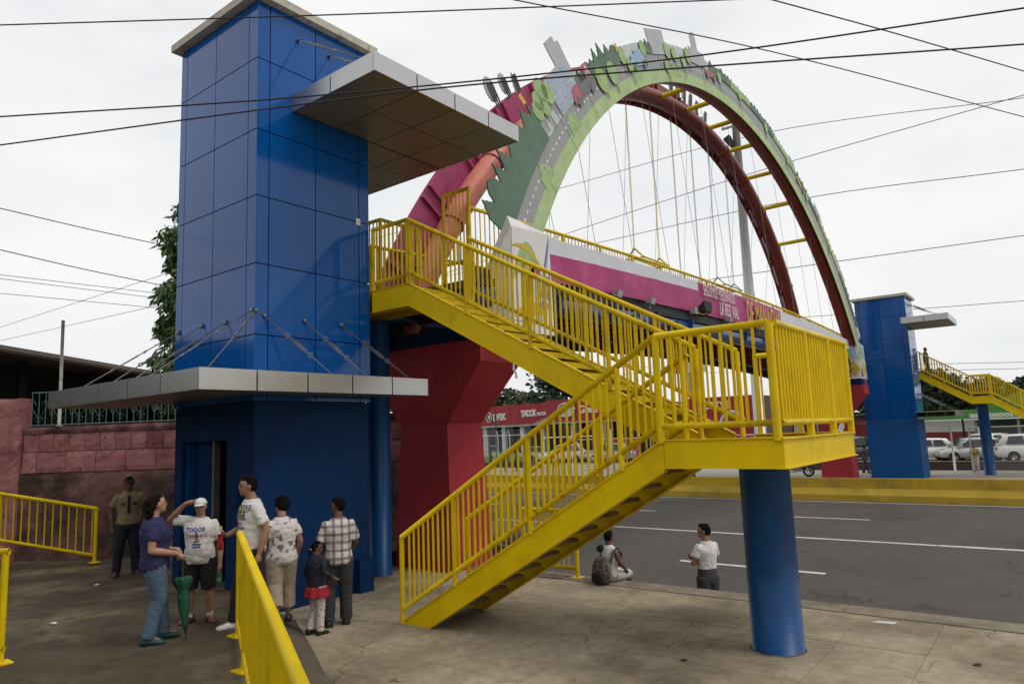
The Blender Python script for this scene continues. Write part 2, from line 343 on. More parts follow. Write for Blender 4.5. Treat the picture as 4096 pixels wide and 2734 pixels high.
# ================================================================ GROUND
setp(MB().box((-1500, -1500, -1.6), (1500, 1500, -1.2)).build('ground', 'ground'), kind='structure')
setp(MB().box((-700, 9.9, -1.19), (700, 31.75, -.9)).build('road', 'road'), kind='structure')
road = bpy.data.objects['road']
def stripe(x0, x1, y, w=.14, sk=0): mesh('lane_marking', [(x0, y-w/2, -.896), (x1, y-w/2+sk, -.896), (x1, y+w/2+sk, -.896), (x0, y+w/2, -.896)], [(0, 1, 2, 3)], 'road_paint', road)
stripe(-60, -2.9, 21.35, .17, -.1); stripe(-2.88, 60, 21.27, .2)
for x in (-38.7, -31, -23.25, -15.53, -7.81, -.09+1.6, 9): stripe(x, x+3.4, 16.5, .17, -.06)
for x in (-39.6, -31.9, -24.2, -16.5, -8.76, -1.0+7.7, 14): stripe(x, x+3.4, 25.8, .14)
stripe(-200, 200, 31.1, .12)
setp(MB().box((-700, 32.35, -1.19), (700, 900, -.5)).build('far_pavement', 'far_paving'), kind='structure')
# plaza with cast slabs
PZ = MB().box((-8.9, -12, -1.19), (40, 9.62, -.02)).box((-30, 7.7, -1.19), (-8.9, 9.62, -.02)).build('plaza', 'plaza_base'); setp(PZ, kind='structure')
xs = [-8.88, -6.6, -5.45, -4.35, -3.28, -2.17, -1.33, -.2, .95, 2.1, 4.3, 8, 16, 40]; ys = [-12, -3, 1.6, 3.9, 5.5, 6.9, 8.3, 9.6]
for i in range(len(xs)-1):
    for j in range(len(ys)-1):
        g = .0025; dz = RNG.uniform(-.002, .002)
        boxp('slab', 'plaza', PZ, (xs[i]+g, ys[j]+g, -.02), (xs[i+1]-g, ys[j+1]-g, dz))
for i in range(4): boxp('slab', 'plaza', PZ, (-30+i*5.28, 7.7, -.02), (-30+i*5.28+5.27, 9.6, 0))
x = -30.
while x < 40:
    w = RNG.uniform(1.9, 2.3); boxp('kerb_stone', 'kerb', PZ, (x, 9.602, -1.18), (x+w-.012, 10.0+RNG.uniform(-.012, .012), .012+RNG.uniform(-.008, .01))); x += w
# raised ramp in front of the lift door
def rz(x, y): return max(.03, min(.33, .33-.042*max(0, -9.3-x)))
d = Vector((.879, -.476, 0)); nn = Vector((.476, .879, 0)); A0 = Vector((-7.16, 4.3, 0))
V = []; F = []
nu, nv = 60, 30
for i in range(nu+1):
    for j in range(nv+1):
        s = -13.+i*(24./nu); w = .16-j*(10./nv)
        p = A0+d*s+nn*w
        if s < -1.8: w2 = .16-(j*(10./nv))+(-1.8-s)*.95*(1-j/nv); p = A0+d*s+nn*w2
        V.append((p.x, p.y, rz(p.x, p.y)+.006*noise.noise(Vector((p.x*.9, p.y*.9, 0)))))
for i in range(nu):
    for j in range(nv): F.append((i*(nv+1)+j, i*(nv+1)+j+1, (i+1)*(nv+1)+j+1, (i+1)*(nv+1)+j))
RA = setp(mesh('ramp', V, F, 'ramp', None, True), kind='structure')
b = MB(); ring = []
for s, w in ((-1.75, .78), (-.6, .80), (.6, .80), (1.45, .82)):
    p = A0+d*s+nn*.15; q = A0+d*s+nn*w
    ring.append([(p.x, p.y, -.3), (p.x, p.y, .325), (p.x+nn.x*.05, p.y+nn.y*.05, .318), (q.x, q.y, .004), (q.x, q.y, -.3)])
b.loft(ring); b.build('ramp_apron', 'apron', RA)
p = A0+d*1.45+nn*.15; q = A0+d*11+nn*.15
MB().prism([(p.x, p.y, -.3), (q.x, q.y, -.3), (q.x, q.y, .325), (p.x, p.y, .325)], nn*.03).build('ramp_side', 'apron', RA)
# small litter
for x, y, z, sx, sy, m_ in ((-6.1, 4.15, .004, .07, .03, 'shoe_brown'), (-5.9, 3.95, .004, .06, .025, 'charcoal'), (-1.9, 9.35, .004, .13, .05, 'paper'), (-6.9, 2.3, .34, .06, .04, 'paper'), (-12.2, 4.9, .235, .05, .03, 'paper'), (-9.6, 3.4, .335, .07, .02, 'paper'), (-.9, 8.2, .004, .04, .03, 'charcoal'), (-.75, 7.3, .004, .03, .03, 'charcoal'), (-3.3, 6.9, .004, .04, .02, 'charcoal')):
    o = MB().add([(x-sx, y-sy, z), (x+sx*.8, y-sy*.7, z+.004), (x+sx, y+sy, z+.014), (x-sx*.6, y+sy*.8, z+.006), (x, y, z+.022)], [(0, 1, 4), (1, 2, 4), (2, 3, 4), (3, 0, 4), (3, 2, 1, 0)]).build('litter', m_)
LIT = [o for o in bpy.data.objects if o.name.startswith('litter')]
for o, l in zip(LIT, ('brown scrap lying on the plaza beside the ramp end', 'dark scrap lying nearest the photographer beside the ramp end', 'crumpled white paper on the plaza kerb right of the blue pillar', 'white paper scrap on the ramp close to the near left rail', 'small white scrap on the ramp before the far left rail', 'pale scrap in the middle of the ramp floor', 'small dark scrap on the sunlit slabs at far right of the plaza', 'dark pebble on the slabs at the lower right', 'small dark scrap under the stair landing')):
    setp(o, l, 'litter')

# ================================================================ LIFT TOWERS
def tower(label, M_, door, lowx=-8.2, zb=0., far=False):
    """M_: maps the near tower's coordinates to the tower's own place"""
    T = thing('lift_tower', label, 'tower', M_((-9.98, 6.55, zb)), 'blue lift towers')
    def bx(name, m, par, a, b):
        p, q = M_(a), M_(b); lo = [min(u, v) for u, v in zip(p, q)]; hi = [max(u, v) for u, v in zip(p, q)]
        return boxp(name, m, par, lo, hi)
    def bxm(name, m, par, a, b):
        p, q = M_(a), M_(b)
        return MB().box([min(u, v) for u, v in zip(p, q)], [max(u, v) for u, v in zip(p, q)]).build(name, m, par)
    X0, X1, Y0, Y1 = -11.12, -8.85, 5.5, 7.6
    e = .03 if not far else .004
    # painted concrete base with a door opening
    for nm, a, b in (('base_wall', (X1-.25-e, Y0+e, zb), (X1-e, Y1-e, 2.93)), ('base_wall', (X0+e, Y1-.2-e, zb), (X1-.25-e, Y1-e, 2.93)), ('base_wall', (X0+e, Y0+e, zb), (X0+.25, Y1-.2-e, 2.93)),
                     ('base_wall', (-9.58, Y0+e, zb), (X1-.25-e, Y0+.3, 2.93)), ('door_lintel', (X0+.25, Y0+e, 2.4), (-9.58, Y0+.3, 2.93))):
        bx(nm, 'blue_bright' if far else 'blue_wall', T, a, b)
    if door:
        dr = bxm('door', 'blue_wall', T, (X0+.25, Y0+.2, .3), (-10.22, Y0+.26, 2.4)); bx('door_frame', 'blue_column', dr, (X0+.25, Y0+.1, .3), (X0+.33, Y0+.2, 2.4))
        bx('door_edge', 'grey_metal', dr, (-10.22, Y0+.17, .3), (-10.17, Y0+.27, 2.4))
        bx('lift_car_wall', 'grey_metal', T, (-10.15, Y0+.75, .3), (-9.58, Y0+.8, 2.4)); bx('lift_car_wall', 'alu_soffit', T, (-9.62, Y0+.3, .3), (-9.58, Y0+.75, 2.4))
        bx('door_sill', 'grey_metal', T, (X0+.25, Y0+e, .2), (-9.58, Y0+.3, .33))
        bx('plinth_block', 'blue_wall', T, (-8.885, 7.28, 0), (-8.76, 7.56, .5))
        bx('junction_box', 'blue_wall', T, (-9.35, Y0-.04, 1.5), (-9.2, Y0+.03, 1.8))
    bx('core', 'clad_core', T, (X0+.035, Y0+.035, 2.94), (X1-.035, Y1-.035, 8.96))
    rows = [2.93, 3.87, 4.9, 5.91, 6.92, 8.03, 8.95]; g = .008
    cx = [X0, -10.93, -10.02, -9.08, X1]; cy = [Y0, 5.71, 6.53, 7.39, Y1]
    for r in range(6):
        z0, z1 = rows[r]+g, rows[r+1]-g
        for k in range(4):
            for yy in ((Y0, Y0+.03), (Y1-.03, Y1)): bx('cladding_panel', 'clad', T, (cx[k]+(g if k else 0), yy[0], z0), (cx[k+1]-(g if k < 3 else 0), yy[1], z1))
            for xx in ((X0, X0+.03), (X1-.03, X1)): bx('cladding_panel', 'clad', T, (xx[0], cy[k]+(g if k else .032), z0), (xx[1], cy[k+1]-(g if k < 3 else .032), z1))
    if door: bx('sticker', 'print_white', T, (X1-.001, 7.33, 5.86), (X1+.003, 7.42, 5.97))
    bx('roof_cap', 'cap_concrete', T, (X0-.13, Y0-.13, 8.955), (X1+.13, Y1+.13, 9.08))
    def canopy(name, zb_, zt, fasc, soff, lids):
        lid = lids[0]
        C_ = bxm(name, 'alu', T, *lid)
        for l in lids[1:]: bx('top_sheet', 'alu', C_, *l)
        for a, b, ax in fasc:                       # fascia cut into panels along axis ax
            L = b[ax]-a[ax]; n = max(1, round(abs(L)/.86)); cuts = [a[ax]]+[a[ax]+L*(i+ (.0 if L > 0 else 0))/n for i in range(1, n)]+[b[ax]]
            for i in range(n):
                p, q = list(a), list(b); s = 1 if L > 0 else -1
                p[ax] = cuts[i]+(.011*s if i else 0); q[ax] = cuts[i+1]-(.011*s if i < n-1 else 0)
                bx('fascia_panel', 'alu', C_, p, q)
        for x0, x1, y0, y1 in soff:
            bx('soffit_back', 'gap', C_, (x0, y0, zb_+.022), (x1, y1, zb_+.05))
            nx, ny = max(1, round((x1-x0)/.86)), max(1, round((y1-y0)/.86))
            for i in range(nx):
                for j in range(ny):
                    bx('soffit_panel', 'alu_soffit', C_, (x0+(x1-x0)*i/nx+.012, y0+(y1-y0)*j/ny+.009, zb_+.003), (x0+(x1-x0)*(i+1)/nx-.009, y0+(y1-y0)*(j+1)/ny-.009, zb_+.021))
        return C_
    def rod(par, a, b, t=.5):
        a, b = Vector(M_(a)), Vector(M_(b)); mb = MB().tube([a, b], .0085, 6); u = (b-a).normalized()
        for k in (t-.16, t+.16):                   # eye rings of the turnbuckle
            c = a.lerp(b, k); s = u.orthogonal().normalized(); v = u
            mb.tube([c+(s*cos(q)+v*sin(q))*.035 for q in np.linspace(0, 2*pi, 9)], .009, 5, False)
        c0, c1 = a.lerp(b, t-.1), a.lerp(b, t+.1); s = u.orthogonal().normalized()*.02
        mb.tube([c0+s, c1+s], .008, 5); mb.tube([c0-s, c1-s], .008, 5); mb.tube([a, a+u*.06], .03, 6)
        mb.build('stay_rod', 'rod_steel', par, True)
    U = canopy('upper_canopy', 7.38, 7.66, [((-6.98, 6.1, 7.38), (-6.95, 9.37, 7.66), 1), ((-8.85, 6.1, 7.38), (-6.985, 6.13, 7.66), 0), ((-8.85 if far else -11.1, 9.34, 7.38), (-6.985, 9.37, 7.66), 0)],
               [(-8.84, -6.985, 6.135, 9.335)]+([] if far else [(-11.1, -8.86, 7.61, 9.335)]), [((-8.84, 6.135, 7.63), (-6.985, 9.335, 7.655))]+([] if far else [((-11.1, 7.61, 7.63), (-8.842, 9.335, 7.655))]))
    rod(U, (-8.85, 6.2, 8.61), (-7.15, 6.35, 7.66), .3); rod(U, (-8.85, 6.8, 8.6), (-7.15, 7.0, 7.66), .3); rod(U, (-8.85, 7.45, 8.6), (-7.15, 7.7, 7.66), .3)
    lx = lowx
    Lc = canopy('lower_canopy', 3.02, 3.29, [((lx-.03, 4.36, 3.02), (lx, 8.27, 3.29), 1), ((-12.95, 4.36, 3.02), (lx-.035, 4.39, 3.29), 0), ((-12.95, 4.395, 3.02), (-12.92, 5.45, 3.29), 1)],
                [(-12.915, lx-.035, 4.395, 5.48), (-8.82, lx-.035, 5.482, 8.26)], [((-12.915, 4.395, 3.25), (lx-.035, 5.495, 3.275)), ((-8.84, 5.497, 3.25), (lx-.035, 8.26, 3.275))])
    for (x, z), x2 in (((-10.98, 4.15), -12.2), ((-10.26, 4.17), -11.1), ((-9.58, 4.14), -10.4), ((-8.87, 4.24), -9.95)): rod(Lc, (x, 5.5, z), (x2, 4.5, 3.27), .5)
    rod(Lc, (-8.85, 5.53, 4.22), (lx-.1, 4.5, 3.27), .3)
    for y, y2 in ((5.63, 6.45), (6.3, 7.1), (6.98, 8.0)): rod(Lc, (-8.85, y, 4.17), (lx-.1, y2, 3.27), .5)
    return T
tower('tall glossy blue lift tower in the foreground with two grey canopies', lambda p: tuple(p), True)
tower('blue lift tower on the far side of the road beyond the bridge', lambda p: (p[0]+3.36, 46.1-p[1], p[2]-.62), False, -7.2, .12, True)

# ================================================================ STAIRS
def beam(name, par, a, b, dz, th=.012, fl=.07, side=1, m='yellow'):
    """channel of depth dz below the line a-b (in X), flanges to one side (y)"""
    (x0, y, z0), (x1, _, z1) = a, b
    f = fl*side; t = th*side
    web = MB().hexa([(x0, y, z0-dz), (x1, y, z1-dz), (x1, y+t, z1-dz), (x0, y+t, z0-dz), (x0, y, z0), (x1, y, z1), (x1, y+t, z1), (x0, y+t, z0)])
    for zo in (0, -dz):
        web.hexa([(x0, y-f*.25, z0+zo), (x1, y-f*.25, z1+zo), (x1, y+f, z1+zo), (x0, y+f, z0+zo), (x0, y-f*.25, z0+zo+.012), (x1, y-f*.25, z1+zo+.012), (x1, y+f, z1+zo+.012), (x0, y+f, z0+zo+.012)])
    return web.build(name, m, par)
S = thing('staircase', 'yellow steel staircase with a half landing climbing to the footbridge', 'staircase', (-5, 7.6, 0))
Y0, Y1, Y2, Y3, YL = 6.45, 7.5, 7.65, 8.7, 9.12
# lower flight
beam('stringer', S, (-6.95, Y0, .0), (-3.15, Y0, 2.22), .30, side=1); beam('stringer', S, (-6.95, Y1, .0), (-3.15, Y1, 2.22), .30, side=-1)
n = 13
for i in range(n-1):
    x = -6.95+(i+1)*3.8/n; z = (i+1)*2.22/n
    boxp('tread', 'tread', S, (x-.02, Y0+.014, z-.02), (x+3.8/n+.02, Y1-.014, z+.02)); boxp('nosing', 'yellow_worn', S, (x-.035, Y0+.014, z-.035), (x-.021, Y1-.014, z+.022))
# half landing
boxp('landing_plate', 'yellow_worn', S, (-3.15, Y0+.02, 2.165), (-2.02, YL-.02, 2.19))
beam('landing_beam', S, (-3.145, Y0, 2.22), (-1.985, Y0, 2.22), .27, side=1); beam('landing_beam', S, (-3.15, YL, 2.22), (-1.985, YL, 2.22), .27, side=-1)
MB().box((-2.0, Y0+.015, 1.955), (-1.988, YL-.012, 2.218)).box((-2.06, Y0-.02, 1.948), (-1.96, YL+.02, 1.96)).box((-2.06, Y0-.02, 2.21), (-1.965, YL+.02, 2.223)).build('landing_beam', 'yellow', S)
boxp('landing_joist', 'yellow_worn', S, (-3.13, Y1+.02, 1.96), (-3.1, YL-.05, 2.16)); boxp('landing_joist', 'yellow_worn', S, (-2.6, Y0+.02, 1.97), (-2.55, YL-.05, 2.16))
# upper flight and top landing
ZT = 4.77; xa, xb = -3.25, -7.96
beam('stringer', S, (xb, Y2, ZT), (xa, Y2, 2.24), .36, side=1); beam('stringer', S, (xb, Y3, ZT), (xa, Y3, 2.24), .36, side=-1)
n = 15
for i in range(n-1):
    x = xa-(i+1)*(xa-xb)/n; z = 2.24+(i+1)*(ZT-2.24)/n
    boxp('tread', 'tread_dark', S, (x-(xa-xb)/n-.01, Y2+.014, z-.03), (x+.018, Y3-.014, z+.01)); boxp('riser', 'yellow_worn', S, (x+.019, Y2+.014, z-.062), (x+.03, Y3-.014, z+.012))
beam('landing_beam', S, (-8.84, Y2, ZT), (xb, Y2, ZT), .36, side=1)
boxp('landing_plate', 'yellow_worn', S, (-10.9, Y2+.02, ZT-.05), (xb, 9.3, ZT-.02)); 
for y in (Y2+.35, Y3-.2): boxp('landing_joist', 'yellow_worn', S, (-10.9, y, ZT-.3), (xb, y+.06, ZT-.052))
boxp('landing_joist', 'yellow_worn', S, (xb-.08, Y2+.03, ZT-.33), (xb-.02, 9.3, ZT-.054))
R_ = .032
railing(S, [(-6.93, Y0, 0), (-3.17, Y0, 2.2)], 1.07, .17, [0, .93, 2.1, 3.3], step=.0865, rb=.0145)
railing(S, [(-3.17, Y0, 2.2), (-2.03, Y0, 2.2)], 1.07, .16, [0, 1.145], step=.103, rb=.016, rp=.04)
railing(S, [(-2.0, Y0+.04, 2.2), (-2.0, YL, 2.2)], 1.07, .16, [.92, 1.8, 2.62], step=.096, rb=.0165, rp=.038)
railing(S, [(-2.03, YL, 2.2), (-3.1, YL, 2.2)], 1.03, .16, [.55, 1.05], step=.103)
railing(S, [(-6.72, Y1, .12), (-3.3, Y1, 2.1)], 1.07, .3, [0, 1.1, 2.2, 3.35], step=.09, base_off=.02)
railing(S, [(-3.26, Y2, 2.2), (xb, Y2, ZT)], 1.05, .2, [0, 1.15, 2.35, 3.5, 4.66], m='yellow_worn', step=.089, rb=.0145)
railing(S, [(-3.16, Y3, 2.2), (-7.6, Y3, ZT-.2)], 1.08, .2, [0, 1.1, 2.2, 3.3, 4.4], step=.089, rb=.0145)
railing(S, [(xb, Y2, ZT), (-8.82, Y2, ZT)], 1.05, .14, [.02, .84], m='yellow_worn', step=.1)
railing(S, [(-8.3, 8.85, ZT+.2), (-7.68, 8.85, ZT+.2)], 1.62, .35, [0, .6], m='yellow_worn', step=.085, base_off=-.2)   # tall gate beside the bridge
railing(S, [(-10.4, 8.3, ZT), (-9.35, 8.3, ZT), (-9.35, 9.3, ZT)], 1.5, .2, [0.02, 1.05, 2.0], m='yellow_worn', step=.1)
def pillar(label, x, y, z0, z1, r):
    o = thing('stair_pillar', label, 'pillar', (x, y, z0))
    b = MB().tube([(x, y, z0), (x, y, z1)], r, 40).build('shaft', 'blue_column', o, True)
    MB().tube([(x, y, z0), (x, y, z0+.012)], r+.02, 40).build('grout_ring', 'plaza', o, True)
    MB().box((x-r, y-r, z1), (x+r, y+r, z1+.012)).build('head_plate', 'blue_column', o)
    return o
pillar('thick blue steel pillar under the yellow stair landing', -2.62, 7.76, 0, 1.945, .262)
pillar('slim blue column standing behind the foreground lift tower', -9.62, 8.45, 0, 4.42, .2)
# ramp rails
def ramp_rail(label, P, posts, step=.1, grp='yellow ramp railings'):
    o = thing('ramp_railing', label, 'railing', P[0], grp)
    t = railing(o, P, 1.05, .14, posts, name='top_rail', step=step, rb=.0135, rp=.034, rt=.036)
    for s in posts:
        L = (Vector(P[1])-Vector(P[0])).xy.length; q = Vector(P[0]).lerp(Vector(P[1]), s/L)
        boxp('base_plate', 'yellow', o, (q.x-.09, q.y-.09, q.z), (q.x+.09, q.y+.09, q.z+.012))
    return o
E_ = A0+d*7.2
ramp_rail('yellow ramp railing nearest the photographer beside the man in the printed tee', [(A0.x, A0.y, .33), (E_.x, E_.y, .33)], [.03, 1.3, 2.6, 3.9, 5.2, 6.5])
ramp_rail('yellow sloping ramp railing in front of the pink wall', [(-15.4, 6.15, .11), (-19.0, 3.85, .82)], [0.03, 2.1, 4.1], .17)
ramp_rail('end of yellow ramp railing at the lower left edge', [(-8.3, 2.52, .33), (-9.9, .6, .33)], [.03, 1.2], .1)
ramp_rail('low yellow railing seen under the stairs at the kerb', [(-6.45, 9.86, .0), (-7.6, 9.86, .0)], [0.02, 1.1], .11)
# ================================================================ FOOTBRIDGE
YC, ZC, RR = 23.22, -.75, 14.32
def rib(th, r, side, dx=0.):
    z = ZC+r*sin(th); y = YC-r*cos(th)
    return Vector(((-7.93-.057*(z-4) if side > 0 else -10.40+.057*(z-4))+.02*(y-12)+dx, y, z))
def dz(y): return 5.02+.27*(1-((y-23)/13.2)**2)
def prier(label, yc, xc, zb):
    o = thing('bridge_pier', label, 'pier', (xc, yc, zb), 'red bridge piers')
    def sec(z, hx, hy): return [(xc-hx, yc-hy, z), (xc+hx, yc-hy, z), (xc+hx, yc+hy, z), (xc-hx, yc+hy, z)]
    MB().loft([sec(zb, .72, .56), sec(2.56, .59, .47)]).build('shaft', 'red_pier', o)
    MB().loft([sec(2.561, .59, .47), sec(3.62, 1.5, .56), sec(4.0, 1.5, .56)]).build('flared_head', 'red_pier', o)
    MB().loft([sec(4.001, 1.42, .5), sec(4.28, 1.42, .5)]).build('bearing_beam', 'blue_wall', o)
    return o
prier('red concrete bridge pier with flared head behind the stairs', 9.72, -9.3, 0)
prier('red concrete bridge pier on the far pavement beside the far tower', 36.3, -8.65, -.55)
B = thing('footbridge', 'arched footbridge with red tubular ribs and blue girders over the road', 'bridge', (-9, 23, 4))
TH0, TH1 = radians(19.5), radians(160.5)
def arc(name, side, r, rad, a, b, m, n=60, dx=0): return MB().tube([rib(t, r, side, dx) for t in np.linspace(a, b, n)], rad, 14).build(name, m, B, True)
fr = arc('arch_rib', 1, RR, .27, TH0, TH1, 'rib_red', 90)
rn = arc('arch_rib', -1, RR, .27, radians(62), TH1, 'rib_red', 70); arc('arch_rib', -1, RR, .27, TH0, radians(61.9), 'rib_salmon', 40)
for k in range(16):
    th = radians(24+k*8.8); 
    if k in (1, 2, 3, 4, 9, 10, 11, 12, 13, 14):
        c = rib(th, RR, -1); t = (rib(th+.01, RR, -1)-rib(th-.01, RR, -1)).normalized(); a = Vector((1, 0, 0)); bb = t.cross(a)
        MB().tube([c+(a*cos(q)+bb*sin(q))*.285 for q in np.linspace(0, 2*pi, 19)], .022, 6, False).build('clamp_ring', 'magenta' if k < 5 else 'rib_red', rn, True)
for dg in (48.8, 56.8, 64.8, 72.8, 80.8, 88.4, 95.9, 103.7, 111.7, 119.8, 128.7):
    th = radians(dg); MB().tube([rib(th, RR, -1, .2), rib(th, RR, 1, -.2)], .085, 12).build('cross_tube', 'yellow', B, True)
# deck, girders
ys = np.linspace(8.8, 37.3, 40)
def strip(name, x0, x1, f0, f1, m, par=B):
    return MB().loft([[(x0, y, f0(y)), (x1, y, f0(y)), (x1, y, f1(y)), (x0, y, f1(y))] for y in ys]).build(name, m, par)
strip('deck', -10.35, -7.75, lambda y: dz(y)-.12, lambda y: dz(y), 'plaza_base')
strip('deck_edge', -7.74, -7.60, lambda y: dz(y)-.06+.10, lambda y: dz(y)+.20, 'black_rubber'); strip('deck_edge', -10.5, -10.36, lambda y: dz(y)+.02, lambda y: dz(y)+.2, 'black_rubber')
strip('edge_channel', -7.70, -7.56, lambda y: dz(y)-.10, lambda y: dz(y)+.035, 'black_rubber')
for x in (-7.72, -10.3):
    g = MB().tube([(x, y, dz(y)-.27) for y in ys], .2, 16).build('girder_pipe', 'blue_pipe', B, True)
    for y in np.arange(11.2, 36, 2.05):
        s = 1 if x > -9 else -1
        MB().prism([(x+s*.12, y, dz(y)-.1), (x+s*.34, y, dz(y)-.06), (x+s*.30, y, dz(y)-.3), (x+s*.14, y, dz(y)-.38)], (0, .03, 0)).build('gusset', 'blue_pipe', g)
        if int(y*10) % 3 == 0: MB().tube([(x+s*.16, y+1., dz(y)-.3), (x+s*.36, y+1., dz(y)-.3)], .1, 10).build('pipe_stub', 'blue_pipe', g, True)
for y in np.arange(10, 37, .9): boxp('cross_beam', 'rib_red', B, (-10.2, y, dz(y)-.42), (-7.85, y+.08, dz(y)-.125))
strip('lower_chord', -10.42, -10.25, lambda y: dz(y)-.62-.25*((y-23)/13)**2, lambda y: dz(y)-.4, 'clad_core')
# hangers
for th in np.radians(np.arange(36, 146, 9.1)):
    for s in (1, -1):
        p = rib(th, RR-.2, s); q = Vector((-7.62 if s > 0 else -10.42, p.y, dz(p.y)-.02)); MB().tube([p, q], .0065, 5).build('hanger_cable', 'rod_steel', B)
# handrails on the bridge
bp = [(y, dz(y)) for y in np.linspace(8.9, 37.2, 24)]
railing(B, [(-7.78, y, z) for y, z in bp], 1.30, .2, list(np.arange(0, 28, 1.5)), name='handrail', step=.13, rb=.011)
railing(B, [(-10.32, y, z) for y, z in bp], 1.1, .2, list(np.arange(0, 28, 1.5)), name='handrail', step=.13, rb=.011)
# rear board (seen from behind, magenta)
KB = thing('arch_billboard', 'magenta back of the picture board on the rear arch rib', 'billboard', tuple(rib(pi/2, RR, -1)), 'picture boards on the arch')
def arcboard(name, th0, th1, r0, r1, side, dx, m, par, th=.03, n=6):
    rings = []
    for t in np.linspace(th0, th1, n):
        a, b = rib(t, r0, side, dx), rib(t, r1, side, dx); o = Vector((th, 0, 0)); rings.append([a, b, b+o, a+o])
    return MB().loft(rings).build(name, m, par)
steps = np.radians(np.arange(20, 161, 7))
for i in range(len(steps)-1):
    g = .0004
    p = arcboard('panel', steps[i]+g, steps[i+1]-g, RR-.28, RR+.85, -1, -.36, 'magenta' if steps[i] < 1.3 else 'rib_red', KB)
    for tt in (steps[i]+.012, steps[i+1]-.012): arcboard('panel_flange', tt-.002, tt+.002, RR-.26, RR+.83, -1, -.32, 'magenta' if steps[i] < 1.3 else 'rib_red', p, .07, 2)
def cutout(par, name, side, dx, pts, th, r, s, m, thick=.03):
    """flat cut-out shape standing on the board: pts in (along, outward) metres about (th, r)"""
    P = []
    for u, v in pts: P.append(rib(th+u*s/r, r+v*s, side, dx))
    return MB().prism(P, (thick, 0, 0)).build(name, m, par)
blob = [(.5*cos(a)*.62, .75+.55*sin(a)) for a in np.linspace(0, 2*pi, 17)[:-1]]
fir = [(-.3, 0), (-.16, .35), (-.26, .34), (-.12, .7), (-.2, .69), (0, 1.15), (.2, .69), (.12, .7), (.26, .34), (.16, .35), (.3, 0)]
for dg, sh, sc in ((38, blob, .5), (42.5, fir, .5), (44.3, fir, .42), (48, blob, .6), (50.2, blob, .5), (52, fir, .45), (88, fir, .5), (90, fir, .6), (92, blob, .5), (94, fir, .55), (96, fir, .5), (99, fir, .45)):
    c = cutout(KB, 'tree_cutout', -1, -.34, sh, radians(dg), RR+.80, sc, 'print_pale')
    for q in (-.12, .02, .16): cutout(c, 'batten', -1, -.30, [(q, 0), (q+.045, 0), (q+.045, 1.0), (q, 1.0)], radians(dg), RR+.8, sc, 'print_dark', .03)
# front picture board
PB = thing('arch_billboard', 'printed board of a road, trees and buildings curving along the front arch rib', 'billboard', tuple(rib(pi/2, RR, 1)), 'picture boards on the arch')
DX = .31; R0 = RR-.34
steps = np.radians(np.arange(28.5, 158, 6.5))
for i in range(len(steps)-1):
    a, b = steps[i]+.0007, steps[i+1]-.0007; ro = R0+1.30-.15*min(1, max(0, (math.degrees(a)-38)/12))
    arcboard('panel', a, b, R0, R0+.35, 1, DX, 'print_grass', PB); arcboard('panel', a, b, R0+.35, R0+.80, 1, DX, 'print_road', PB); arcboard('panel', a, b, R0+.80, ro, 1, DX, 'print_pale', PB)
for k in range(190):
    t = radians(29.3)+k*.0150
    if t < radians(156): arcboard('lane_dash', t, t+.0062, R0+.555, R0+.60, 1, DX+.033, 'print_white', PB, .003, 2)
def cf(name, pts, dg, dr, s, m, lift=.034, thick=.012): return cutout(PB, name, 1, DX+lift, pts, radians(dg), R0+dr, s, m, thick)
rg = random.Random(3)
def wood(d0, d1, dr0, dr1, tooth, tall, m, lift=.0):
    """one cut-out wood: solid body with a ragged outer edge of fir and round tops"""
    hi = []; q = d0
    while q < d1-.3:
        w = min(rg.uniform(.8, 1.5)*tooth, d1-q); h = rg.uniform(.4, 1)*tall
        if rg.random() < .25: hi += [(radians(q+w*(.5-.5*cos(k))), R0+dr1+h*sin(k)) for k in np.linspace(.1, pi-.1, 7)]
        else: hi += [(radians(q+w*a), R0+dr1+h*b) for a, b in ((.0, 0), (.16, .34), (.18, .26), (.32, .66), (.34, .56), (.5, 1), (.66, .58), (.68, .66), (.82, .28), (.84, .34), (.99, .03))]
        q += w
    o = Vector((.03, 0, 0)); rings = []
    for t, r in hi: u, v = rib(t, R0+dr0, 1, DX+lift), rib(t, r, 1, DX+lift); rings.append([u, v, v+o, u+o])
    return MB().loft(rings).build('wood_cutout', m, PB)
wood(26.8, 38.4, .80, 1.42, 1.5, .42, 'print_forest', .034); wood(50.4, 57.5, .82, 1.08, 1.1, .42, 'print_forest', .034); wood(47.4, 50.5, .95, 1.02, .8, .22, 'print_forest', .034); wood(64.3, 66, .82, 1.0, .7, .25, 'print_forest', .034)
for i, (d0, d1) in enumerate(((83, 90), (90.2, 97), (97.2, 106), (106.2, 116), (116.2, 127), (127.2, 138), (138.2, 150))): wood(d0, d1, .82, 1.02, .9, .24, ('print_forest', 'print_leaf')[i % 2], .034)
def disc(r, cy, k=.8): return [(r*k*cos(a), cy+r*sin(a)) for a in np.linspace(0, 2*pi, 17)[:-1]]
for dg, dr, r in ((39.0, 1.38, .22), (39.7, 1.5, .22), (40.2, 1.28, .2), (40.9, 1.6, .27), (41.6, 1.42, .25), (51.6, .68, .33), (54.3, .66, .30), (57.9, .93, .24), (59, .62, .2), (63.5, .98, .22), (70.1, .92, .24), (69, .45, .2), (72, .85, .22), (74.5, .7, .2), (76.2, .95, .26), (86, .8, .2), (93, .85, .2), (103, .8, .22), (112, .85, .2), (121, .8, .22), (133, .85, .2)):
    o = cf('tree_cutout', disc(r, 0), dg, dr, 1, 'print_leaf', .066, .008); cutout(o, 'trunk', 1, DX+.064, [(-.016, -.5), (.016, -.5), (.016, -r*.6), (-.016, -r*.6)], radians(dg), R0+dr, 1, 'print_dark', .008)
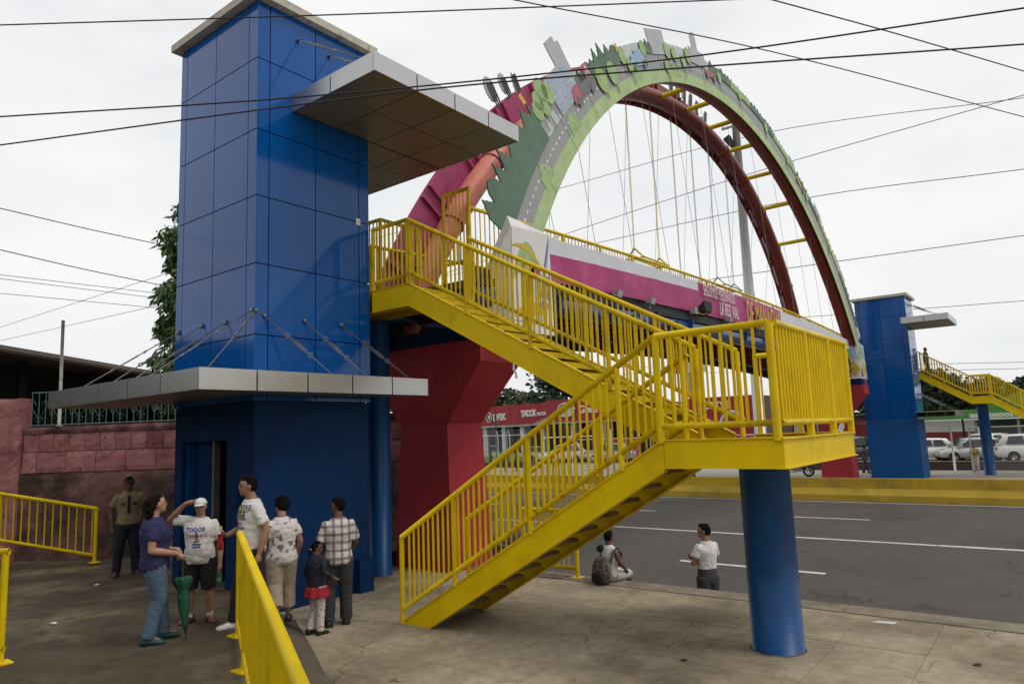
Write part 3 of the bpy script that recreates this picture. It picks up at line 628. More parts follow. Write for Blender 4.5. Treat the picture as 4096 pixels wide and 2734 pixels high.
def block(dg, w, h, dr, m='print_grey', lift=.036): return cf('building_cutout', [(-w/2, 0), (w/2, 0), (w/2, h), (-w/2, h)], dg, dr, 1, m, lift, .02)
bA = block(44.3, 1.15, .86, .80); block(46.0, .56, 1.18, .86, lift=.034); block(45.7, .42, 1.33, .86, lift=.031)
for q in range(6):
    for z in range(3): cutout(bA, 'window', 1, DX+.058, [(-.5+z*.35+.04*(q % 2), .05+q*.13), (-.24+z*.35+.04*(q % 2), .05+q*.13), (-.24+z*.35+.04*(q % 2), .11+q*.13), (-.5+z*.35+.04*(q % 2), .11+q*.13)], radians(44.3), R0+.80, 1, 'print_blue', .004)
block(68, 1.25, .34, .80); block(67.9, 1.15, .72, .80, lift=.034); block(79.5, 1.2, .5, .8); block(79.2, .42, .92, .82, lift=.034); block(79.5, .24, 1.05, .82, lift=.031); block(126, .8, .55, .85); block(137, .8, .5, .85); block(140, .6, .45, .9); block(114, .6, .45, .85)
def vehicle_print(dg, dr, L, Hh, cab, box):
    o = cf('vehicle_print', [(-L/2, .1), (L/2, .1), (L/2, Hh), (-L/2*.3, Hh), (-L/2*.3, .1)], dg, dr, 1, box, .060, .004)
    cutout(o, 'cab', 1, DX+.065, [(-L/2, .1), (-L*.17, .1), (-L*.17, Hh*.8), (-L*.38, Hh*.8), (-L/2, Hh*.45)], radians(dg), R0+dr, 1, cab, .004)
    for u in (-L*.33, L*.3): cutout(o, 'wheel', 1, DX+.071, [(u+.12*cos(a), .1+.12*sin(a)) for a in np.linspace(0, 2*pi, 13)[:-1]], radians(dg), R0+dr, 1, 'print_dark', .004)
vehicle_print(47.6, .58, 1.35, .58, 'print_red', 'print_dark'); vehicle_print(61.6, .45, 1.05, .52, 'print_blue', 'print_blue'); vehicle_print(83, .5, .9, .34, 'print_red', 'print_red'); vehicle_print(118, .6, 1.0, .4, 'print_yellow', 'print_yellow')
for dg, dr in ((35.2, .28), (43.2, .28), (60.5, .22), (72, .2)): cf('bush_print', [(-.3, 0), (.3, 0), (.22, .3), (0, .45), (-.22, .3)], dg, dr, 1, 'print_leaf', .033, .003)
for dg, dr in ((38.0, 1.72), (57.2, 1.05)): cf('window_print', [(-.06, 0), (.06, 0), (.06, .22), (-.06, .22)], dg, dr, 1, 'print_yellow', .07, .004)
o = cf('sign_print', [(-.2, 0), (.2, 0), (.2, .4), (-.2, .4)], 49.3, .95, .8, 'print_red', .07, .004); cutout(o, 'sign_mark', 1, DX+.076, [(-.12, .06), (-.06, .06), (0, .26), (.06, .06), (.12, .06), (.03, .34), (-.03, .34)], radians(49.3), R0+.95, .8, 'print_white', .004)
# wrapped arch foot with the town-hall print
WR = thing('arch_foot_wrap', 'white printed sheet wrapped round the near foot of the arch', 'wrap', (-7.5, 10, 3.5))
MB().hexa([(-8.1, 9.0, 4.12), (-7.3, 9.45, 4.12), (-7.3, 10.72, 4.12), (-8.1, 10.7, 4.12), (-7.42, 9.56, 6.2), (-7.3, 9.5, 5.98), (-7.3, 10.66, 6.05), (-7.42, 10.6, 6.08)]).build('sheet', 'silver_sheet', WR)
xf = -7.292
def pf(name, pts, m, lift=0., par=WR, x=xf): return MB().prism([(x+lift, u, v) for u, v in pts], (.004, 0, 0)).build(name, m, par)
pf('white_field', [(9.47, 4.3), (10.70, 4.3), (10.65, 6.04), (9.51, 5.96)], 'print_white')
def swoosh(y0, z0, y1, z1, w, h, m, lf):
    up, lo = [], []
    for t in np.linspace(0, 1, 12):
        y = y0+(y1-y0)*t; z = z0+(z1-z0)*t+h*sin(pi*t); up.append((y, z+w*sin(pi*t*.9+.15))); lo.append((y, z))
    pf('swoosh_print', lo+up[::-1], m, lf)
swoosh(9.48, 5.0, 10.3, 5.28, .5, .12, 'print_leaf', .005); swoosh(9.48, 5.62, 10.45, 5.25, .1, .14, 'print_yellow', .009)
swoosh(10.40, 5.2, 10.63, 6.0, .12, -.1, 'print_purple', .006); swoosh(10.47, 5.2, 10.64, 5.9, .2, -.12, 'print_blue', .009)
swoosh(9.85, 5.12, 10.15, 5.2, .18, .06, 'print_yellow', .013); swoosh(9.82, 4.98, 10.4, 5.12, .2, .07, 'banner_mag', .013); swoosh(10.15, 4.9, 10.66, 5.06, .2, .06, 'print_blue', .017); swoosh(10.2, 4.78, 10.6, 4.85, .14, .05, 'print_leaf', .02); swoosh(9.5, 4.35, 10.5, 4.5, .25, .0, 'print_yellow', .005)
for s_, z_, sz, m_ in (('PODER', 5.12, .1, 'ink_grey'), ('CIUDADANO', 5.01, .1, 'ink_grey'), ('ALCALDIA', 4.80, .2, 'print_red'), ('MANAGUA', 4.60, .18, 'print_purple')):
    text(s_[:5] if sz < .15 else s_[:4], m_, WR, (xf+.024, 10.36 if sz < .15 else 10.24, z_), (0, 1, 0), (0, 0, 1), sz, .7 if sz < .15 else .75, .002)
WF = thing('arch_foot_wrap', 'white printed sheet with coloured swirls at the far foot of the arch', 'wrap', (-7.4, 36, 4.5))
MB().hexa([(-8.0, 35.6, 4.3), (-7.2, 35.6, 4.3), (-7.2, 37.0, 4.3), (-8.0, 37.0, 4.3), (-8.0, 35.7, 5.9), (-7.2, 35.8, 6.0), (-7.2, 36.8, 5.9), (-8.0, 36.8, 5.9)]).build('sheet', 'print_white', WF)
for pts, m_ in (([(35.65, 5.3), (36.0, 4.9), (36.4, 5.5), (36.0, 6.0)], 'print_leaf'), ([(36.1, 5.9), (36.5, 5.3), (36.85, 5.2), (36.6, 5.8)], 'print_blue'), ([(36.0, 4.75), (36.5, 5.2), (36.9, 4.7), (36.6, 4.4)], 'print_yellow'), ([(35.7, 4.9), (36.0, 4.7), (36.3, 4.4), (35.8, 4.35)], 'print_purple')):
    pf('swirl_print', pts, m_, 0, WF, -7.195); MB().prism([(-7.95+(u-35.65)*.6, 35.59, v) for u, v in pts], (0, -.006, 0)).build('swirl_print', m_, WF)
# banner on the bridge rail
BN = thing('bridge_banner', 'magenta and white banner hung along the bridge railing', 'banner', (-7.5, 18, 5.2))
def bt(y): return dz(y)+1.055
def bb_(y): return dz(y)+.17
def bsheet(name, y0, y1, f0, f1, m, lift=0., n=44):
    V = []; F = []
    for i in range(n+1):
        y = y0+(y1-y0)*i/n
        for j in range(7):
            z = f0(y)+(f1(y)-f0(y))*j/6; wv = .022*noise.noise(Vector((y*1.9, z*.7, 2)))+.014*noise.noise(Vector((y*5, z*1.1, 7)))
            V.append((-7.55+wv+lift, y, z))
    for i in range(n):
        for j in range(6): F.append((i*7+j, (i+1)*7+j, (i+1)*7+j+1, i*7+j+1))
    return mesh(name, V, F, m, BN, True)
wl = lambda y: bt(y)-.33+.08*min(1, max(0, (y-11)/7))
bsheet('white_band', 10.75, 18.2, wl, bt, 'banner_white'); bsheet('magenta_field', 10.75, 18.2, bb_, wl, 'banner_mag')
bsheet('magenta_field', 18.2, 25.4, bb_, bt, 'banner_mag'); bsheet('white_band', 25.4, 36.9, lambda y: bt(y)-.45, bt, 'banner_white')
def bfit(s, m, y, z, size, xs, bold):
    o = text(s, m, BN, (0, 0, 0), (0, 1, 0), (0, 0, 1), size, xs, .0, bold=bold, spacing=1.06)
    pb = base(BN)
    for q in o.data.vertices:
        w = q.co+pb; yy = w.y+y; zz = z+w.z+(dz(yy)-dz(y))
        q.co = Vector((-7.485, yy, zz))-pb
    return o
bfit('SEGUIMOS MEJORANDO', 'print_white', 18.42, dz(18.5)+.70, .46, .455, .002); bfit('LA RED VIAL', 'print_white', 19.55, dz(19.4)+.27, .54, .47, .004); bfit('DE MANAGUA', 'print_yellow', 21.8, dz(21.8)+.24, 1.06, .46, .010)
# floodlights on the deck edge
for i, (y, lab) in enumerate(((13.4, 'first from the arch foot'), (15.0, 'second from the arch foot'), (20.0, 'under the white lettering'), (22.7, 'under the yellow lettering'))):
    o = thing('floodlight', 'small grey floodlight box on the bridge edge, '+lab, 'floodlight', (-7.45, y, dz(y)-.13+.2), 'floodlights along the bridge edge')
    MB().hexa([(-7.5, y-.1, dz(y)-.13+.24), (-7.36, y-.1, dz(y)-.13+.2), (-7.36, y+.1, dz(y)-.13+.2), (-7.5, y+.1, dz(y)-.13+.24), (-7.46, y-.1, dz(y)-.13+.4), (-7.32, y-.1, dz(y)-.13+.34), (-7.32, y+.1, dz(y)-.13+.34), (-7.46, y+.1, dz(y)-.13+.4)]).build('housing', 'galv', o)
    boxp('bracket', 'grey_metal', o, (-7.5, y-.02, dz(y)-.13+.1), (-7.44, y+.02, dz(y)-.13+.24))
y = 17.85
o = thing('floodlight', 'large black floodlight tilted up on the bridge edge', 'floodlight', (-7.4, y, dz(y)-.13+.2), 'floodlights along the bridge edge')
MB().hexa([(-7.5, y-.1, dz(y)-.13+.2), (-7.2, y-.1, dz(y)-.13+.28), (-7.2, y+.34, dz(y)-.13+.28), (-7.5, y+.34, dz(y)-.13+.2), (-7.52, y-.06, dz(y)-.13+.34), (-7.2, y-.14, dz(y)-.13+.56), (-7.2, y+.38, dz(y)-.13+.56), (-7.52, y+.3, dz(y)-.13+.34)]).build('housing', 'black_rubber', o)
boxp('ballast_box', 'galv', o, (-7.5, y-.4, dz(y)-.13+.2), (-7.36, y-.2, dz(y)-.13+.38)); MB().tube([(-7.4, y-.2, dz(y)-.13+.26), (-7.32, y, dz(y)-.13+.2), (-7.25, y+.2, dz(y)-.13+.28), (-7.25, y+.3, dz(y)-.13+.4)], .014, 5).build('lead', 'yellow', o)
# swing frames on chains from the rear rib
def chain(par, x, y, z0, z1, m):
    mb = MB(); n = int((z1-z0)/.075)
    for i in range(n):
        z = z0+(i+.5)*(z1-z0)/n; ax = Vector((1, 0, 0)) if i % 2 else Vector((0, 1, 0))
        mb.tube([Vector((x, y, z))+ax*.025*cos(q)+Vector((0, 0, .055))*sin(q) for q in np.linspace(0, 2*pi, 8)], .0075, 4, False)
    return setp(mb.build('chain', m, par), kind='stuff')
def topz(y): return ZC+sqrt(max(0, (RR-.27)**2-(y-YC)**2))
def swing(label, ya, yb, z, m, frame):
    x = -9.78; o = thing('swing_frame', label, 'swing', (x, (ya+yb)/2, z), 'swing frames hung from the arch')
    for y in (ya, yb): chain(o, x, y, z+(.32 if frame else 0), topz(y)+.05, m)
    if frame:
        for y in (ya, yb):
            q = MB()
            for s in (-1, 1): q.tube([(x, y, z+.32), (x+s*.3, y+.02, z)], .028, 6)
            q.tube([(x-.32, y, z), (x+.32, y, z)], .028, 6); q.build('hanger_triangle', m, o, True)
        for s in (-.32, 0, .32): MB().tube([(x+s, ya, z), (x+s, yb, z)], .028, 6).build('seat_bar', m, o, True)
    return o
swing('yellow triangular swing frame hanging on chains, nearest of the three', 18.9, 20.6, 7.5, 'yellow', True)
swing('pair of chains hanging to the bridge deck, middle of the three', 22.2, 23.85, 6.5, 'pole_paint', False)
swing('bluish triangular swing frame hanging on chains, farthest of the three', 25.5, 27.2, 7.62, 'galv', True)

# ---------------------------------------------------------------- far stairs beyond the road
FS = thing('staircase', 'yellow staircase descending right from the far lift tower', 'staircase', (-3.5, 41.4, -.5))
for y, s in ((40.9, 1), (42.1, -1)):
    beam('stringer', FS, (-5.6, y, 4.75), (-3.45, y, 3.32), .36, side=s); beam('landing_beam', FS, (-3.45, y, 3.32), (-2.62, y, 3.32), .36, side=s); beam('stringer', FS, (-2.62, y, 3.32), (2.6, y, -.35), .36, side=s)
    railing(FS, [(-5.6, y, 4.75), (-3.45, y, 3.32), (-2.62, y, 3.32), (2.6, y, -.35)], 1.03, .16, [0, 1.1, 2.15, 2.95, 4.1, 5.2, 6.4, 7.6], step=.115, rb=.014)
for i in range(9): boxp('tread', 'tread', FS, (-5.6+i*.24, 40.93, 4.7-i*.16), (-5.32+i*.24, 42.07, 4.73-i*.16))
for i in range(21): boxp('tread', 'tread', FS, (-2.62+i*.248, 40.93, 3.2-i*.174), (-2.34+i*.248, 42.07, 3.23-i*.174))
boxp('landing_plate', 'yellow_worn', FS, (-3.45, 40.93, 3.24), (-2.62, 42.07, 3.27))
pillar('slim blue column under the far staircase beside the woman in yellow', -3.08, 41.6, -.5, 2.9, .24)
# ================================================================ PINK WALL AND WHAT STANDS BEHIND IT
w0 = Vector((-18.04, 5.52, 0)); wd = Vector((.8404, .5422, 0)); wn = Vector((.5422, -.8404, 0))   # wn points to the ramp
PWALL = thing('garden_wall', 'weathered pink block wall with mossy lower half behind the guard', 'wall', tuple(w0))
def wq(u, z, o=0.): p = w0+wd*u+wn*o; return Vector((p.x, p.y, z))
def wblock(name, u0, u1, z0, z1, m, o=.0, dep=.2, seed=0):
    n, k = max(2, int((u1-u0)/.12)), max(2, int((z1-z0)/.1)); V = []; F = []
    for i in range(n+1):
        for j in range(k+1):
            ed = i in (0, n) or j in (0, k); u = u0+(u1-u0)*i/n; z = z0+(z1-z0)*j/k
            V.append(wq(u, z, o-(.018 if ed else 0)+.022*noise.noise(Vector((u*4, z*4, seed)))+.012*noise.noise(Vector((u*13, z*13, seed)))))
    for i in range(n):
        for j in range(k): F.append((i*(k+1)+j, (i+1)*(k+1)+j, (i+1)*(k+1)+j+1, i*(k+1)+j+1))
    c = [wq(u0, z0, o-dep), wq(u1, z0, o-dep), wq(u1, z1, o-dep), wq(u0, z1, o-dep)]; q = len(V); V += c
    F += [(q+3, q+2, q+1, q), (0, q, q+1, n*(k+1)), (k, n*(k+1)+k, q+2, q+3), (0, k, q+3, q), (n*(k+1), q+1, q+2, n*(k+1)+k)]
    return mesh(name, V, F, m, PWALL)
wblock('core', -3.5, 9.5, -.3, 2.84, 'pink_cap', -.05, .18)
wblock('rendered_base', -3.5, 9.5, -.3, 1.86, 'pink_render', .03, .06, 3)
u = .14; i = 0
while u < 9.4:
    L = .34 if i == 0 else .68; wblock('block', u, u+L-.012, 1.875, 2.31, 'pink_block', .03, .06, i); u += L; i += 1
u = .14
while u < 9.4: wblock('block', u, u+.343, 2.325, 2.70, 'pink_block', .015, .05, i+9); u += .355; i += 1
wblock('coping', .12, 9.4, 2.71, 2.86, 'pink_cap', .035, .24, 5)
wblock('gate_pier', -3.4, .1, -.3, 3.5, 'pink_block', .09, .32, 8)
# ornamental fence on the wall
FE = thing('ornamental_fence', 'thin pale green iron fence with scrolls on top of the pink wall', 'fence', tuple(wq(0, 2.87)))
for z in (2.90, 3.62): MB().tube([wq(.2, z, -.1), wq(9.4, z, -.1)], .014, 6).build('fence_rail', 'fence_green', FE)
u = .22; i = 0
while u < 9.4:
    bar('fence_bar', 'fence_green', FE, wq(u, 2.88, -.1), wq(u, 3.63, -.1), .0095)
    if i % 3 == 1:
        sc = MB()
        for s in (-1, 1):
            sc.tube([wq(u+s*.14+(.0 if 0 else 0)+.1*cos(q)*s*.6, 3.35+.09*sin(q), -.1) for q in np.linspace(-.3, pi, 8)], .005, 4)
            sc.tube([wq(u+s*.22, 3.38, -.1), wq(u+s*.1, 3.18, -.1), wq(u, 3.06, -.1)], .005, 4)
            sc.tube([wq(u+s*(.05+.045*cos(q)), 3.03+.045*sin(q), -.1) for q in np.linspace(0, 5, 9)], .005, 4)
        sc.build('scroll', 'fence_green', FE)
    elif i % 3 == 0 and i: MB().tube([wq(u+.115*cos(q)*.5+.0, 3.2+.1*sin(q), -.1) for q in np.linspace(0, 2*pi, 11)], .007, 4, False).build('ring', 'fence_green', FE)
    u += .158; i += 1
o = thing('iron_post', 'rusty pale post rising above the pink wall fence', 'post', tuple(wq(.95, 2.86)))
MB().tube([wq(.95, 2.86, .0), wq(.93, 5.2, .0)], .035, 8).build('shaft', 'pole_paint', o, True); MB().tube([wq(.95, 2.86, 0), wq(.95, 2.9, 0)], .07, 8).build('foot', 'pole_paint', o)
# dark open shed behind
SH = thing('shed', 'open shed with brown roof and dark interior behind the pink wall', 'building', (-28, 8, -.5))
a, b_ = Vector((-17.5, .4, 5.0)), Vector((-30.2, 16.8, 5.0)); t = (b_-a).normalized(); q = Vector((-.79, -.61, 0))
MB().hexa([a, b_, b_+q*14+Vector((0, 0, 1.6)), a+q*14+Vector((0, 0, 1.6)), a+Vector((0, 0, .18)), b_+Vector((0, 0, .18)), b_+q*14+Vector((0, 0, 1.8)), a+q*14+Vector((0, 0, 1.8))]).build('roof', 'roof_brown', SH)
for k in range(7):
    p = a+(b_-a)*(k/6); MB().box((p.x-.1+q.x*1.5, p.y-.1+q.y*1.5, -.5), (p.x+.1+q.x*1.5, p.y+.1+q.y*1.5, 5.1)).build('shed_post', 'dark_wall', SH)
p0, p1 = a+q*5, b_+q*5
MB().prism([(p0.x, p0.y, -.5), (p1.x, p1.y, -.5), (p1.x, p1.y, 5.65), (p0.x, p0.y, 5.65)], q*.2).build('back_wall', 'dark_wall', SH)
MB().prism([(p1.x, p1.y, -.5), (b_.x+q.x*.3, b_.y+q.y*.3, -.5), (b_.x+q.x*.3, b_.y+q.y*.3, 5.04), (p1.x, p1.y, 5.62)], t*.2).build('end_wall', 'dark_wall', SH)
MB().tube([a+Vector((0, 0, .05)), b_+Vector((0, 0, .05))], .09, 8).build('gutter', 'roof_brown', SH)

# ================================================================ TREES
def leaves(P, size, el, droop, rng):
    n = len(P); u = rng.normal(size=(n, 3)); u[:, 2] = u[:, 2]*.5-droop; u /= np.linalg.norm(u, axis=1)[:, None]
    v = np.cross(u, rng.normal(size=(n, 3))); v /= np.linalg.norm(v, axis=1)[:, None]
    s = size*rng.uniform(.6, 1.3, n)[:, None]
    a = P; b = P+u*s*.5+v*s*el; c = P+u*s; d_ = P+u*s*.5-v*s*el
    V = np.stack([a, b, c, d_], 1).reshape(-1, 3); F = np.arange(4*n).reshape(-1, 4)
    return V, F
def tree(label, x, y, z0, ztop, rad, m, n=5000, size=.25, el=.3, droop=.1, zlow=None, group='trees in the background', cl=26, seed=1, cat='tree', flat=1.):
    o = thing('tree', label, cat, (x, y, z0), group); rng = np.random.default_rng(seed); zl = zlow if zlow is not None else z0+(ztop-z0)*.35
    tr = MB(); rt = rad*.075+.06; fork = zl+(ztop-zl)*.2
    tr.tube([(x, y, z0), (x+rng.normal()*.1, y, (z0+zl)/2), (x+rng.normal()*.15, y+rng.normal()*.15, fork)], [rt, rt*.8, rt*.6], 8)
    C = []
    for i in range(cl):
        ph = rng.uniform(0, 2*pi); k = rng.uniform(.25, 1)**.6; zz = rng.uniform(0, 1)
        env = sin(pi*min(1, .12+.88*zz))**.55
        c = np.array([x+cos(ph)*rad*k*env*.82, y+sin(ph)*rad*k*env*.82, zl+(ztop-zl)*(.06+.86*zz)]); C.append(c)
        tr.tube([(x, y, fork-.2), tuple((c+np.array([x, y, fork]))/2+rng.normal(size=3)*.1*rad), tuple(c)], [rt*.4, rt*.22, rt*.07], 5)
    C = np.array(C); tr.build('trunk', 'bark', o, True)
    idx = rng.integers(0, cl, n); r = rng.normal(size=(n, 3)); r /= np.linalg.norm(r, axis=1)[:, None]
    P = C[idx]+r*(rng.uniform(.2, 1, n)**.5)[:, None]*rad*rng.uniform(.26, .42, cl)[idx][:, None]*np.array([1, 1, .75*flat])
    V, F = leaves(P, size, el, droop, rng); mesh('crown', V, F.tolist(), m, o)
    return o
tree('drooping long-leaved tree rising behind the foreground lift tower', -18.3, 10.0, 0, 9.6, 1.75, 'leaf_a', 19000, .27, .16, 1.2, 3.2, None, 75, 5)
tree('broad dark tree behind the left end of the red showroom', -62, 80, -.5, 7.9, 6.2, 'leaf_c', 6000, .7, .32, .1, 2.5, seed=6, cl=40)
tree('tall dark tree standing above the middle of the red showroom', -51.5, 79, -.5, 11.5, 6.2, 'leaf_b', 8000, .7, .32, .1, 3, seed=7, cl=46)
tree('low dark tree behind the showroom sign at its left corner', -70, 84, -.5, 6.6, 4.5, 'leaf_c', 3500, .7, .32, .1, 2, seed=8)
tree('rounded dark tree directly behind the far lift tower', -9.2, 75, -.5, 6.4, 3.4, 'leaf_b', 6000, .5, .32, .1, 1.6, seed=9, cl=40)
tree('spreading tree over the green building behind the far stairs', -5.4, 77, -.5, 5.6, 3.2, 'leaf_c', 5000, .5, .32, .1, 1.8, seed=10, cl=36)
tree('tree top seen through the far stair railing at right', -1.8, 76, -.5, 5.9, 2.2, 'leaf_b', 4000, .5, .32, .1, 2, seed=11)
tree('small tree behind the white awning beside the far pier', -13.2, 66, -.5, 4.6, 2.0, 'leaf_b', 3000, .4, .32, .1, 1.4, seed=12)
# palm fronds showing behind the top of the stairs
PT = thing('palm_tree', 'palm with thin fronds behind the top of the stairs', 'palm', (-17.2, 15.2, -.5))
MB().tube([(-17.2, 15.2, -.5), (-17.1, 15.1, 3.5), (-17.2, 15.2, 6.0)], [.16, .13, .1], 8).build('trunk', 'bark', PT, True)
rng = np.random.default_rng(4)
for k in range(13):
    a = k*2*pi/13; V = []; F = []
    for i in range(22):
        s = i/21*2.1; c = Vector((-17.2+cos(a)*s, 15.2+sin(a)*s, 6.0+.75*s-.33*s*s)); sd_ = Vector((-sin(a), cos(a), 0))
        for sg in (-1, 1):
            n0 = len(V); tip = c+sd_*sg*.42*(1-.3*i/21)+Vector((cos(a)*.25, sin(a)*.25, -.12)); V += [c, c+Vector((cos(a), sin(a), 0))*.05, tip]; F.append((n0, n0+1, n0+2))
    mesh('frond', V, F, 'leaf_a', PT)

# ================================================================ FAR SIDE OF THE ROAD
BW = thing('road_barrier', 'long low yellow concrete barrier along the far side of the road', 'barrier', (-5, 31.8, -.9))
prof = [(31.55, -.9), (31.58, -.66), (31.78, -.40), (31.86, .0), (32.1, .0), (32.2, -.9)]
x = -180.
while x < 60:
    L = 6.; MB().prism([(x+.02, yy, zz) for yy, zz in prof[1:5]]+[(x+.02, 32.2, -.66)], (L-.025+.02, 0, 0)).build('barrier_unit', 'yellow_wall', BW)
    MB().prism([(x+.02, 31.53, -.9), (x+.02, 31.56, -.655), (x+.02, 31.785, -.392), (x+.02, 32.0, -.395), (x+.02, 32.0, -.9)], (L-.025+.02, 0, 0)).build('barrier_foot', 'yellow_light', BW)
    x += L
# red car showroom
D = thing('showroom', 'long red car showroom with white lettering seen through the stair railing', 'building', (-39, 56, -.5))
MB().box((-52, 55.6, 3.02), (-38.75, 56.2, 3.22)).build('soffit_band', 'white_paint', D); MB().box((-38.75, 55.0, 3.1), (-30.2, 56.2, 3.27)).build('soffit_band', 'white_paint', D)
for i in range(11): boxp('fascia_panel', 'dealer_red', D, (-51.9+i*1.2, 55.4, 3.22), (-51.9+i*1.2+1.17, 55.6, 5.0 if i < 5 else 5.15))
for i in range(7): boxp('fascia_panel', 'dealer_red', D, (-38.7+i*1.22, 54.8, 3.27), (-38.7+i*1.22+1.19, 55.0, 5.33-.03*i))
boxp('roof', 'roof_brown', D, (-52, 55.62, 4.7), (-30.2, 68, 4.9)); boxp('back_wall', 'dark_wall', D, (-52, 60.5, -.5), (-30.2, 60.8, 4.7))
for x in (-50.5, -47.6, -45.1, -42.7, -40.2, -36.7, -33.5): boxp('column', 'white_paint', D, (x-.22, 56.2, -.5), (x+.22, 56.6, 3.1))
for i in range(18): boxp('window', 'glass_dark', D, (-51.9+i*1.2, 57.4, -.1), (-51.9+i*1.2+1.14, 57.46, 3.0))
MB().box((-34.6, 56.25, -.5), (-30.2, 57.3, 1.6)).build('red_tile_wall', 'dealer_red', D)
text('DFSK', 'print_white', D, (-45.7, 55.38, 3.7), (1, 0, .02), (0, 0, 1), .92, .78, .06, bold=.03)
lg = MB().tube([(-46.2+.36*cos(q), 55.34, 4.02+.48*sin(q)) for q in np.linspace(0, 2*pi, 21)], .07, 6, False).build('logo_ring', 'galv', D, True)
MB().ell((-46.2, 55.36, 4.02), (.2, .04, .3)).build('logo_core', 'galv', lg, True)
text('TAIDOK', 'print_white', D, (-42.1, 55.38, 3.93), (1, 0, .02), (0, 0, 1), .86, .66, .06, bold=.035, spacing=.8); text('MOTORS', 'print_white', D, (-40.15, 55.38, 3.98), (1, 0, .02), (0, 0, 1), .42, .68, .05, bold=.02)
lg = MB().tube([(-36.35+.92*cos(q), 54.75, 4.32+.62*sin(q)) for q in np.linspace(0, 2*pi, 29)], .11, 8, False).build('logo_ring', 'chrome', D, True)
MB().prism([(-36.9, 54.76, 3.8), (-35.8, 54.76, 3.8), (-35.75, 54.76, 4.5), (-36.1, 54.76, 4.75), (-36.6, 54.76, 4.75), (-36.95, 54.76, 4.5)], (0, .03, 0)).build('logo_shield', 'galv', lg)
text('Great Wall', 'print_white', D, (-34.9, 54.78, 3.98), (1, 0, 0), (0, 0, 1), .95, .85, .05, bold=.03)
MB().hexa([(-40.2, 54.2, 3.0), (-38.6, 54.2, 3.0), (-38.6, 55.3, 3.2), (-40.2, 55.3, 3.2), (-40.2, 54.2, 3.05), (-38.6, 54.2, 3.05), (-38.6, 55.3, 3.9), (-40.2, 55.3, 3.3)]).build('porch', 'print_dark', D)
Z = thing('showroom', 'square red showroom block with white lettering right of the long showroom', 'building', (-19.5, 51, -.5))
MB().box((-22.4, 50.02, -.5), (-17.05, 58, 4.45)).build('wall', 'roof_brown', Z)
for i in range(5):
    for j in range(4): boxp('cladding_panel', 'dealer_red', Z, (-22.4+i*1.07, 49.95, -.4+j*1.22), (-22.4+i*1.07+1.05, 50.01, -.4+j*1.22+1.2))
text('ZOTYE', 'print_white', Z, (-20.95, 49.94, 3.62), (1, 0, 0), (0, 0, 1), .7, .86, .03, bold=.03)
MB().tube([(-18.75+.9*cos(q), 49.8, 2.3+1.0*sin(q)) for q in np.linspace(.4, 2.9, 12)], .16, 8).build('entrance_arch', 'galv', Z, True)
o = thing('sign_board', 'small blue and white sign board in front of the showroom', 'sign', (-25.5, 52, -.5)); boxp('board', 'blue_sign', o, (-26.6, 51.9, 1.9), (-24.2, 52, 3.1)); boxp('white_strip', 'print_white', o, (-26.4, 51.88, 2.2), (-24.4, 51.9, 2.4)); boxp('leg', 'galv', o, (-26.0, 51.95, -.5), (-25.9, 52.05, 1.9)); boxp('leg', 'galv', o, (-24.9, 51.95, -.5), (-24.8, 52.05, 1.9))
o = thing('billboard', 'white hoarding with red lettering behind the stair railing', 'billboard', (-26.5, 60, -.5)); boxp('board', 'white_paint', o, (-28.0, 59.9, 7.2), (-24.6, 60.1, 11.2)); boxp('red_panel', 'dealer_red', o, (-27.9, 59.86, 7.2), (-26.9, 59.9, 8.6)); text('VELOCIDAD Y', 'ink_red', o, (-26.8, 59.88, 8.7), (1, 0, 0), (0, 0, 1), .42, .8, .01); text('POTENCIA', 'ink_red', o, (-26.4, 59.88, 8.1), (1, 0, 0), (0, 0, 1), .42, .9, .01)
text('III', 'dealer_red', o, (-27.6, 59.88, 9.5), (1, 0, 0), (0, 0, 1), 1.2, 1.6, .01); boxp('mast', 'grey_metal', o, (-26.5, 60.12, -.5), (-26.1, 60.4, 9))
o = thing('shop_building', 'low red-fronted shop with white gazebo roof beside the far pier', 'building', (-13, 60, -.5))
boxp('wall', 'white_paint', o, (-19.5, 60, -.5), (-10.9, 64, 2.0)); boxp('red_band', 'brick_red', o, (-19.5, 59.9, 1.0), (-10.9, 59.99, 2.6)); boxp('fascia', 'dealer_red', o, (-19.6, 58.8, 2.7), (-16.2, 58.95, 3.5)); text('COMIDAS', 'print_white', o, (-19.3, 58.78, 2.95), (1, 0, 0), (0, 0, 1), .5, .9, .01)
MB().add([(-15.4, 58, 3.0), (-12.4, 58, 3.0), (-12.4, 60, 3.0), (-15.4, 60, 3.0), (-14.2, 59, 3.75), (-13.6, 59, 3.75)], [(0, 1, 5, 4), (1, 2, 5), (2, 3, 4, 5), (3, 0, 4), (3, 2, 1, 0)]).build('gazebo_roof', 'white_paint', o)
for xx in (-15.2, -12.6): boxp('gazebo_post', 'galv', o, (xx-.05, 58.1, -.5), (xx+.05, 58.2, 3.0))
